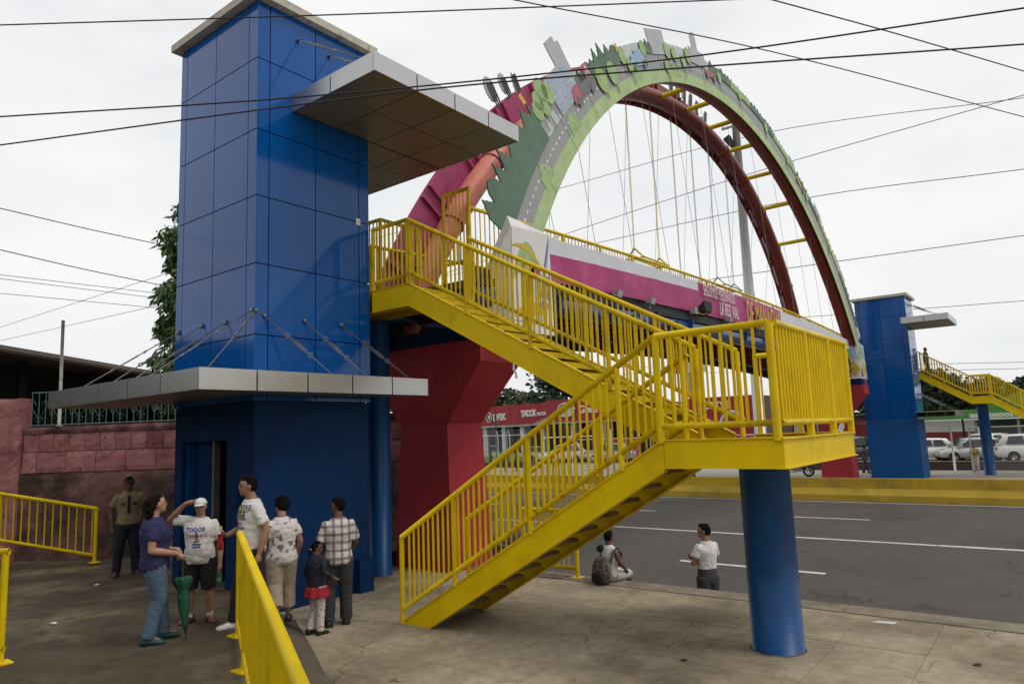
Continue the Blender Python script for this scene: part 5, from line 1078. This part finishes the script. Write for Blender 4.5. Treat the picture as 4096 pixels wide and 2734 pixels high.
    # shoes
    if shoes:
        for s in 'rl':
            a_ = v('a'+s); t = J['a'+s+'_toe']; tv = Vector((t[0], t[1], 0)).normalized(); sd_ = Vector((tv.y, -tv.x, 0)); z0 = a_.z-.045*H
            q = MB(); R = []
            for x, w, h in ((-.045, .018, .03), (-.035, .028, .055), (0, .029, .058), (.04, .030, .045), (.075, .032, .032), (.1, .026, .024), (.112, .012, .016)):
                c = Vector((a_.x, a_.y, z0))+tv*x*H; R.append([c+sd_*w*H*u+Vector((0, 0, zz*h*H)) for u, zz in ((-1, 0), (-1, .5), (-.7, .9), (0, 1), (.7, .9), (1, .5), (1, 0))])
            q.loft(R); sh = put('shoe', MB_mesh(lambda k: k.add(q.V, q.F)), shoes)
            for p in sh.data.polygons: p.use_smooth = True
            if socks: put('sock', MB_mesh(lambda k: k.tube([a_+Vector((0, 0, -.01*H)), a_+Vector((0, 0, .035*H))], [.026*H, .026*H], 10)), socks)
    # hair
    q = MB()
    if hairstyle == 'short':
        q.ell(hp((0, -.006, .005)), (.0485*H, .0585*H, .0635*H), 18, 12, hr); q.ell(hp((0, .012, .04)), (.036*H, .042*H, .028*H), 12, 8, hr)
        me = remesh(q, vox, 1, .0045*H, 42/H); trim(me, hp, hr, hc, H, .026)
    elif hairstyle == 'tail':
        q.ell(hp((0, -.006, .005)), (.049*H, .0585*H, .063*H), 18, 12, hr); limb(q, [hp((0, -.055, .01)), hp((-.015, -.085, -.03)), hp((-.03, -.09, -.085))], [.016*H, .02*H, .008*H]); me = remesh(q, vox, 1, .004*H, 30/H); trim(me, hp, hr, hc, H, .028, False)
    elif hairstyle == 'curly':
        rg_ = random.Random(5)
        for i in range(70):
            a, b = rg_.uniform(0, 2*pi), rg_.uniform(-.6, 1.5); p = Vector((cos(a)*cos(b)*.05, sin(a)*cos(b)*.056-.008, sin(b)*.058+.016))
            if p.y > .028 and p.z < .03: continue
            q.ell(hp(p), (.016*H,)*3, 7, 5)
        q.ell(hp((0, -.008, .008)), (.052*H, .060*H, .066*H), 14, 10, hr); me = remesh(q, vox, 1, .004*H, 40/H); trim(me, hp, hr, hc, H, .034)
    elif hairstyle == 'long_curly':
        rg_ = random.Random(8); q.ell(hp((0, -.008, .006)), (.050*H, .058*H, .063*H), 16, 10, hr)
        for i in range(60):
            u = rg_.random(); q.ell(hp((rg_.uniform(-.055, .055), -.035-.03*rg_.random()-.01*u, .03-.16*u)), (.021*H, .021*H, .024*H), 7, 5)
        me = remesh(q, vox, 1, .006*H, 40/H); trim(me, hp, hr, hc, H, .030, False)
    else: me = None
    if me is not None: put('hair', me, hair, body)
    if cap:
        q = MB(); R = []
        for t in np.linspace(0, 1, 7):
            k = cos(t*pi/2*.97); R.append([hp((.0505*k*cos(a), .0595*k*sin(a)-.002, .016+.052*sin(t*pi/2))) for a in np.linspace(0, 2*pi, 21)[:-1]])
        q.loft(R); br = MB(); o1 = [hp((.045*cos(a), .05*sin(a), .017)) for a in np.linspace(.25, pi-.25, 10)]; o2 = [hp((.046*cos(a), .05*sin(a)+.052*sin(a), .006)) for a in np.linspace(.25, pi-.25, 10)]
        for z in (0, .004): br.V += [p+Vector((0, 0, z*H)) for p in o1+o2]
        for i in range(9): br.F += [(i, i+1, 11+i, 10+i), (20+i, 30+i, 31+i, 21+i), (10+i, 11+i, 31+i, 30+i)]
        c_ = put('cap', MB_mesh(lambda k: k.add(q.V, q.F)), cap, body); put('cap_brim', MB_mesh(lambda k: k.add(br.V, br.F)), cap, c_)
        for p in c_.data.polygons: p.use_smooth = True
    root['_h'] = H
    return root, body, so, (lambda k: up(k)+Vector((0, 0, dzp)))
def MB_mesh(fn):
    q = MB(); fn(q); me = bpy.data.meshes.new('m'); me.from_pydata([list(v) for v in q.V], [], q.F); me.update(); me.polygons.foreach_set('use_smooth', [len(f) < 5 for f in q.F]); return me
def limb_flat(mb, pts, rad): mb.tube(pts, list(rad), 14)
def trim(me, hp, hr, hc, H, fz, low=True):
    """clear the hair from the face: delete what lies in front below the hairline and below the nape line"""
    bm = bmesh.new(); bm.from_mesh(me); inv = hr.transposed(); kill = []
    for v in bm.verts:
        l = (inv @ (v.co-hc))/H
        if (l.y > .018 and l.z < fz+.35*(l.y-.018)) or (l.y > -.010 and l.z < -.012) or (l.y > .004 and l.z < .004) or (low and l.z < -.046): kill.append(v)
    bmesh.ops.delete(bm, geom=kill, context='VERTS'); bm.to_mesh(me); bm.free()
def chest_text(root, shirt, s, m, x, z, size, face=1, xs=1., bold=0., ang=0., lift=.010, name='shirt_print', off=0.):
    """flat print projected on to the cloth; face 1 = chest, -1 = back"""
    cu = bpy.data.curves.new('t', 'FONT'); cu.body = s; cu.size = size; cu.offset = bold; cu.align_x = 'CENTER'; cu.resolution_u = 2
    me = evaluated(bpy.data.objects.new('t', cu)); bpy.data.curves.remove(cu)
    project(root, shirt, me, m, x, z, face, xs, ang, lift, name)
def project(root, shirt, me, m, x, z, face, xs=1., ang=0., lift=.006, name='shirt_print'):
    bm = bmesh.new(); bm.from_mesh(me); bmesh.ops.triangulate(bm, faces=bm.faces[:]); bmesh.ops.subdivide_edges(bm, edges=[e for e in bm.edges if e.calc_length() > .03], cuts=1); bm.to_mesh(me); bm.free()
    sm = shirt.data; bvh = BVHTree.FromPolygons([v.co.copy() for v in sm.vertices], [list(p.vertices) for p in sm.polygons]); R = Matrix.Rotation(ang, 3, 'Z'); dr = R @ Vector((0, -face, 0))
    for v in me.vertices:
        p = R @ Vector((-face*v.co.x*xs*-1 if face < 0 else -v.co.x*xs, face*1.0, 0)) if False else R @ Vector(((-v.co.x*xs if face > 0 else v.co.x*xs)-x*face*0+x, face*1.0, 0)); p.z = z+v.co.y
        h = bvh.ray_cast(p, dr); v.co = (h[0] if h[0] else bvh.find_nearest(Vector((p.x, face*.05, p.z)))[0])-dr*lift
    me.materials.clear(); o = bpy.data.objects.new(name, me); COL.objects.link(o); o.parent = shirt; me.materials.append(MATS[m])
def rect_me(w, h): return MB_mesh(lambda q: q.add([(-w/2+w*i/4, -h/2+h*j/3, 0) for i in range(5) for j in range(4)], [(i*4+j, (i+1)*4+j, (i+1)*4+j+1, i*4+j+1) for i in range(4) for j in range(3)]))

# --- guard
root, body, so, J = person('guard in khaki shirt, dark tie and navy cap by the pink wall', (-12.98, 5.68, rz(-12.98, 5.68)), (.93, -.36), 1.68, dict(kr=(.075, .01, .285), ar=(.095, 0, .045), kl=(-.07, 0, .285), al=(-.085, -.01, .045), er=(.155, -.03, .64), wr=(.14, -.0, .49), el=(-.155, -.03, .64), wl=(-.13, -.04, .5)),
    'skin_dark', 'hair_black', 'short', 'khaki', .62, .515, 'navy_dark', 1, 'shoe_black', 1.12, .012, cap='cap_navy', shw=1.08, tuck=True)
for k in (.092, -.092): project(root, so, rect_me(.062, .035), 'navy_dark', k, 1.215, 1, lift=.008, name='pocket_flap')
project(root, so, rect_me(.05, .30), 'navy_dark', 0, 1.205, 1, lift=.014, name='tie')
put_belt = MB_mesh(lambda q: q.tube([Vector((.158*cos(a), .118*sin(a)+.012, .865)) for a in np.linspace(0, 2*pi, 25)], .016, 6, False)); o = bpy.data.objects.new('belt', put_belt); COL.objects.link(o); o.parent = root; put_belt.materials.append(MATS['shoe_black'])
# --- woman in navy tee holding the umbrella
WZ = .333
root, body, so, J = person('woman in navy tee and jeans with curly hair resting a green umbrella', (-7.72, 3.66, WZ), (.33, .94), 1.52, dict(er=(.128, -.02, .625), wr=(.085, .145, .585), hr_dir=(-.1, .75, -.65), el=(-.125, .0, .63), wl=(-.06, .13, .60), kr=(.05, .03, .285), ar=(.062, -.035, .045), kl=(-.05, .045, .285), al=(-.055, .075, .045), lean=(0, -.015), nk=(0, .006, .86), hd=(0, .022, .932)),
    'skin_fair', 'hair_brown', 'long_curly', 'navy', .62, .475, 'jeans', 1, 'shoe_green', 1.14, .012, .03, 1.08, flare=1.02, headpitch=.1)
hq = body.matrix_basis
o = bpy.data.objects.new('hair_clip', MB_mesh(lambda q: q.tube([Vector((.06*cos(a), .012, 1.452+.068*sin(a)-.03)) for a in np.linspace(.3, pi-.3, 9)], .005, 5))); COL.objects.link(o); o.parent = body; o.data.materials.append(MATS['chrome'])
chest = None
# --- umbrella (stands on the ramp, held at the handle)
ub = Vector((-7.49, 3.9, WZ)); ut = Vector((-7.62, 3.90, WZ+.83)); U_ = thing('umbrella', 'folded dark green umbrella with its tip on the ramp', 'umbrella', tuple(ub)); ud = ut-ub
MB().tube([ub, ub+ud*.12], [.006, .009], 6).build('tip', 'black_cloth', U_, True); MB().tube([ub+ud*.1, ut], .007, 6).build('shaft', 'grey_metal', U_, True); MB().tube([ut-ud*.16, ut+ud*.02], .018, 8).build('handle', 'black_cloth', U_, True)
R = []; a1 = ud.normalized().orthogonal().normalized(); a2 = ud.normalized().cross(a1)
for t, r in ((.1, .012), (.2, .030), (.38, .048), (.52, .055), (.58, .038), (.64, .06), (.72, .085), (.76, .07)):
    R.append([ub+ud*t+(a1*cos(2*pi*k/24)+a2*sin(2*pi*k/24))*r*(1+.28*sin(8*2*pi*k/24+t*9)*(1 if t > .5 else .6)) for k in range(24)])
MB().loft(R).build('canopy', 'umbrella_green', U_, True); MB().tube([ub+ud*.565+(a1*cos(q)+a2*sin(q))*.044 for q in np.linspace(0, 2*pi, 13)], .008, 5, False).build('strap', 'umbrella_green', U_, True)
# --- old person in white cap and printed tee
OLD = (-8.11, 4.37, .333)
root, body, so, J = person('older person in white cap, white printed tee and black shorts shading their eyes', OLD, (.72, -.69), 1.40, dict(er=(.235, .03, .83), wr=(.095, .10, .965), hr_dir=(-.85, .0, .15), el=(-.155, -.02, .62), wl=(-.175, .06, .47), kr=(.075, 0, .285), ar=(.075, .0, .045), kl=(-.075, 0, .285), al=(-.085, -.01, .045), sr=(.115, 0, .815), curl=.35, ar_toe=(.05, .11), al_toe=(-.06, .1)),
    'skin', 'hair_black', None, 'tee_white', .78, .47, 'black_cloth', .55, 'shoe_brown', 1.18, .024, .012, 1.05, shw=1.1, cap='cap_white', socks='sock')
h_ = 1.40
chest_text(root, so, 'TODOS', 'ink_blue', .02, h_*.735, .062, 1, 1., .002); chest_text(root, so, 'CON VOZ !', 'ink_red', -.005, h_*.69, .056, 1, .95, .0)
for z, m_, w in ((.655, 'ink_red', .06), (.632, 'ink_blue', .10), (.612, 'ink_blue', .09)): project(root, so, rect_me(w, .016), m_, .0, h_*z, 1)
project(root, so, rect_me(.022, .09), 'ink_grey', .0, h_*.70, 1, lift=.008, name='pendant')
wl = Vector(root.location)+Matrix.Rotation(root.rotation_euler.z, 3, 'Z') @ (J('wl')+Vector((0, .03, -.07)))
bo = thing('bottle', 'small green bottle hanging in the hand of the person in the white cap', 'bottle', tuple(wl-Vector((0, 0, .12)))); MB().tube([wl-Vector((0, 0, .13)), wl-Vector((0, 0, .06)), wl-Vector((0, 0, .02)), wl+Vector((0, 0, .02))], [.03, .033, .028, .013], 12).build('body', 'plastic_green', bo, True); MB().tube([wl+Vector((0, 0, .02)), wl+Vector((0, 0, .045))], .017, 10).build('cap', 'print_white', bo, True)
# --- tall young man in printed tee
WM = (-7.33, 4.55, .333)
root, body, so, J = person('tall young man in white printed tee and black trousers behind the rail', WM, (-.24, -.97), 1.66, dict(er=(.15, -.0, .64), wr=(.115, .13, .60), hr_dir=(-.2, .9, .25), el=(-.145, -.05, .635), wl=(-.15, .0, .49), kr=(.05, .06, .29), ar=(.06, .09, .045), kl=(-.06, -.02, .285), al=(-.06, -.08, .045), hd=(0, .03, .932), nk=(0, .012, .86), curl=.9),
    'skin', 'hair_black', 'short', 'tee_white', .72, .45, 'black_cloth', 1, 'shoe_white', 1.05, .01, shw=1.05, headyaw=-.15)
h_ = 1.66; an = .0
for s_, m_, z, sz, b_ in (('TRABAJO', 'ink_yellow', .765, .085, .010), ('FELIZ!', 'ink_yellow', .715, .095, .012)): chest_text(root, so, s_, 'ink_blue', 0, h_*z, sz, 1, .85, b_, an, .005); chest_text(root, so, s_, m_, 0, h_*z, sz, 1, .85, .001, an, .011)
for s_, m_, z, sz in (('seguro', 'ink_red', .675, .06), ('NICARAGUA', 'ink_blue', .648, .042), ('SOCIALISTA', 'ink_blue', .622, .04), ('SOLIDARIA!', 'ink_blue', .596, .042), ('FSLN 2', 'ink_red', .56, .065)): chest_text(root, so, s_, m_, 0, h_*z, sz, 1, .85, .001, an, .007)
wr = Vector(root.location)+Matrix.Rotation(root.rotation_euler.z, 3, 'Z') @ (J('wr')+Vector((-.02, .075, .0)))
bo = thing('bottle', 'red drink bottle with yellow cap held up by the young man', 'bottle', tuple(wr-Vector((0, 0, .12)))); MB().tube([wr+Vector((0, 0, a)) for a in (-.15, -.145, -.06, -.02, .03)], [.024, .031, .029, .031, .031], 12).build('body', 'plastic_red', bo, True); MB().tube([wr+Vector((0, 0, a)) for a in (.031, .06, .085)], [.031, .026, .014], 12).build('neck', 'plastic_clear', bo, True); MB().tube([wr+Vector((0, 0, .086)), wr+Vector((0, 0, .112))], .018, 10).build('cap', 'plastic_yellow', bo, True)
# --- woman with short curly hair, printed shirt
root, body, so, J = person('woman with short curly hair in printed white shirt and beige trousers behind the rail', (-7.75, 5.22, .17), (-.80, .42), 1.50, dict(er=(.145, -.01, .64), wr=(.13, .06, .52), el=(-.14, -.02, .635), wl=(-.13, .05, .5), kr=(.055, .05, .29), ar=(.06, .06, .045), kl=(-.055, -.02, .30), al=(-.055, -.14, .08), hd=(0, .03, .928)),
    'skin', 'hair_black', 'curly', 'print_shirt', .66, .47, 'beige', .86, 'shoe_black', 1.12, .01, .015, 1.12, headyaw=.6)
# --- man in plaid shirt
root, body, so, J = person('man in brown checked shirt and dark trousers beside the blue wall', (-7.62, 5.98, 0), (-.86, .50), 1.60, dict(er=(.14, .01, .64), wr=(.105, .12, .55), el=(-.14, .01, .64), wl=(-.10, .12, .55), kr=(.055, .0, .285), ar=(.06, -.0, .045), kl=(-.07, .02, .285), al=(-.085, -.03, .045)),
    'skin_dark', 'hair_black', 'short', 'plaid', .9, .475, 'charcoal', 1, 'shoe_black', 1.10, .01, shw=1.05, headyaw=1.0, flare=1.15)
# --- girl
root, body, so, J = person('girl in navy top, red tulle skirt and patterned leggings', (-7.50, 5.55, 0), (-.1, 1.0), 1.13, dict(er=(.15, -.02, .66), wr=(.20, .05, .60), el=(-.135, -.03, .655), wl=(-.13, .02, .53), kr=(.05, .01, .285), ar=(.055, .0, .045), kl=(-.05, .02, .285), al=(-.055, -.05, .06), hd=(0, .012, .915)),
    'skin_dark', 'hair_black', 'tail', 'navy_dark', 1.92, .47, 'leggings', 1, 'shoe_black', 1.0, shw=.95, headyaw=-.9, vox=.0085)
o = bpy.data.objects.new('skirt', remesh(MB().loft([[Vector((r*cos(a)*(1+.06*sin(9*a)), r*.85*sin(a)*(1+.06*sin(9*a)), z*1.13)) for a in np.linspace(0, 2*pi, 49)[:-1]] for z, r in ((.395, .172), (.43, .164), (.50, .142))]), .009, 1, .004, 30)); COL.objects.link(o); o.parent = root; o.data.materials.clear(); o.data.materials.append(MATS['red_tulle'])
o = bpy.data.objects.new('hair_tie', MB_mesh(lambda q: q.ell(Vector((-.0, -.1, 1.02)), (.02, .02, .015)))); COL.objects.link(o); o.parent = body; o.data.materials.append(MATS['plastic_red'])
# --- standing man on the road
root, body, so, J = person('man in white polo and grey trousers standing on the road with folded arms', (-4.74, 11.0, -.9), (-.82, .35), 1.70, dict(er=(.145, .03, .645), wr=(-.04, .12, .68), hr_dir=(-.9, .2, .1), el=(-.145, .03, .645), wl=(.05, .14, .67), hl_dir=(.9, .1, .1), curl=.7),
    'skin', 'hair_black', 'short', 'polo_white', .62, .59, 'grey_plaid', 1, 'shoe_black', 1.08, .01, tuck=True, headyaw=.75, flare=1.25, shw=1.05)
# --- boy with backpack sitting on the kerb, feet down to the road
HB = 1.40
root, body, so, J = person('boy in white sleeveless top sitting on the kerb with a patterned backpack', (-5.86, 9.86, -.62), (.22, .98), HB, dict(hr=(.055, 0, .515), hl=(-.055, 0, .515), kr=(.065, .23, .50), kl=(-.065, .23, .50), ar=(.07, .24, .27), al=(-.07, .24, .27), er=(.135, .03, .66), wr=(.12, .13, .57), el=(-.135, .03, .66), wl=(-.10, .14, .57), lean=(0, -.01)),
    'skin_dark', 'hair_black', 'short', 'polo_white', .12, .50, 'shorts_white', .52, 'shoe_black', .95, shw=.98)
bpk = thing('backpack', 'dark patterned backpack on the back of the seated boy', 'backpack', (-5.87, 9.66, .02)); cB = Vector((-5.87, 9.645, 0)); fx = Vector((.976, -.219, 0)); fy = Vector((.219, .976, 0))
def bq(x, y, z): return cB+fx*x+fy*y+Vector((0, 0, z))
me = remesh(MB().loft([[bq(rx*cos(a), ry*sin(a)-.02, z) for a in np.linspace(0, 2*pi, 21)[:-1]] for z, rx, ry in ((.02, .14, .10), (.08, .17, .125), (.2, .165, .12), (.3, .145, .1), (.37, .11, .07), (.40, .05, .03))]), .012, 2, .008, 14); me.transform(Matrix.Translation(-bpk.location)); me.materials.append(MATS['camo']); o = bpy.data.objects.new('bag', me); COL.objects.link(o); o.parent = bpk
MB().loft([[bq(rx*cos(a), ry*sin(a)-.115, z) for a in np.linspace(0, 2*pi, 17)[:-1]] for z, rx, ry in ((.03, .1, .04), (.06, .12, .055), (.15, .12, .055), (.18, .1, .04))]).build('front_pocket', 'black_cloth', bpk, True)
for sg in (-1, 1): MB().tube([bq(sg*.1, .08, .3), bq(sg*.125, .13, .47), bq(sg*.13, .22, .52), bq(sg*.14, .30, .42), bq(sg*.14, .22, .25)], .026, 8).build('strap', 'camo', bpk, True)
MB().ell(bq(-.13, .12, .50), (.075, .06, .06)).build('neck_pillow', 'black_cloth', bpk, True)
# --- far people
def fp(label, pos, face, H, shirt, pants, **k): return person(label, pos, face, H, k.pop('pose', None), k.pop('skin', 'skin_dark'), 'hair_black', k.pop('hs', 'short'), shirt, k.pop('sl', .6), .47, pants, k.pop('leg', 1.), 'shoe_black', k.pop('fat', 1.05), far=True, group='people beyond the road', **k)
fp('woman in yellow top and white trousers leaning by the chain-link fence', (-3.85, 44.0, -.5), (-.1, -1), 1.46, 'yellow_cloth', 'pants_white', sl=.15, pose=dict(er=(.14, .03, .65), wr=(.0, .11, .64), el=(-.14, .03, .65), wl=(.02, .1, .62)), hs='tail')
fp('man in grey walking down the far stairs beside the far tower', (-5.25, 41.5, 4.52), (1, -.1), 1.45, 'grey_cloth', 'charcoal', pose=dict(kr=(.05, .07, .30), ar=(.05, .09, .045), al=(-.05, -.06, .09), kl=(-.05, .0, .29)))
fp('person in dark purple walking beside the far pier', (-8.75, 42.3, -.5), (1, .1), 1.55, 'purple_cloth', 'purple_cloth', pose=dict(ar=(.05, .10, .045), al=(-.05, -.10, .06)))
fp('person in white on the bridge behind the far tower', (-7.95, 36.8, dz(36.8)), (0, -1), 1.5, 'polo_white', 'charcoal')
fp('person with black hair walking on the bridge, only the head showing', (-8.6, 16.9, dz(16.9)-.02), (0, 1), 1.36, 'grey_cloth', 'charcoal')
fp('woman in dark top with long hair at the showroom fence, leftmost', (-37.7, 45.2, -.5), (-.6, -.6), 1.40, 'purple_cloth', 'charcoal', hs='tail')
fp('person in brown beside the planter, second from the left', (-33.8, 42.3, -.5), (.4, -.9), 1.5, 'camo', 'charcoal', leg=.5)
fp('person in dark red beside the planter, third from the left', (-32.9, 42.5, -.5), (-.4, -.9), 1.5, 'purple_cloth', 'black_cloth', leg=.5)
fp('person in grey top and blue jeans behind the barrier', (-31.0, 41.7, -.5), (.7, -.6), 1.5, 'grey_cloth', 'jeans')
fp('woman in pale top behind the barrier, rightmost of the group', (-30.0, 43.2, -.5), (.5, -.8), 1.42, 'print_shirt', 'black_cloth', hs='tail')
# bottle left on the stair landing
bo = thing('bottle', 'clear plastic bottle lying against the landing rail', 'bottle', (-2.06, 8.95, 2.2)); MB().tube([(-2.08, 8.86, 2.215), (-2.06, 8.93, 2.30), (-2.05, 8.96, 2.345)], [.03, .03, .012], 10).build('body', 'plastic_clear', bo, True); MB().tube([(-2.05, 8.96, 2.346), (-2.047, 8.967, 2.36)], .014, 8).build('cap', 'print_blue', bo, True)
# strip of rag under the upper stringer
o = MB().tube([(-5.9, 7.63, 3.30), (-5.89, 7.62, 3.22), (-5.86, 7.62, 3.17), (-5.85, 7.615, 3.10)], [.012, .02, .014, .02], 5).build('rag', 'paper'); setp(o, 'scrap of white rag hanging from the upper stair stringer', 'rag')

bpy.data.scenes.remove(TMP)
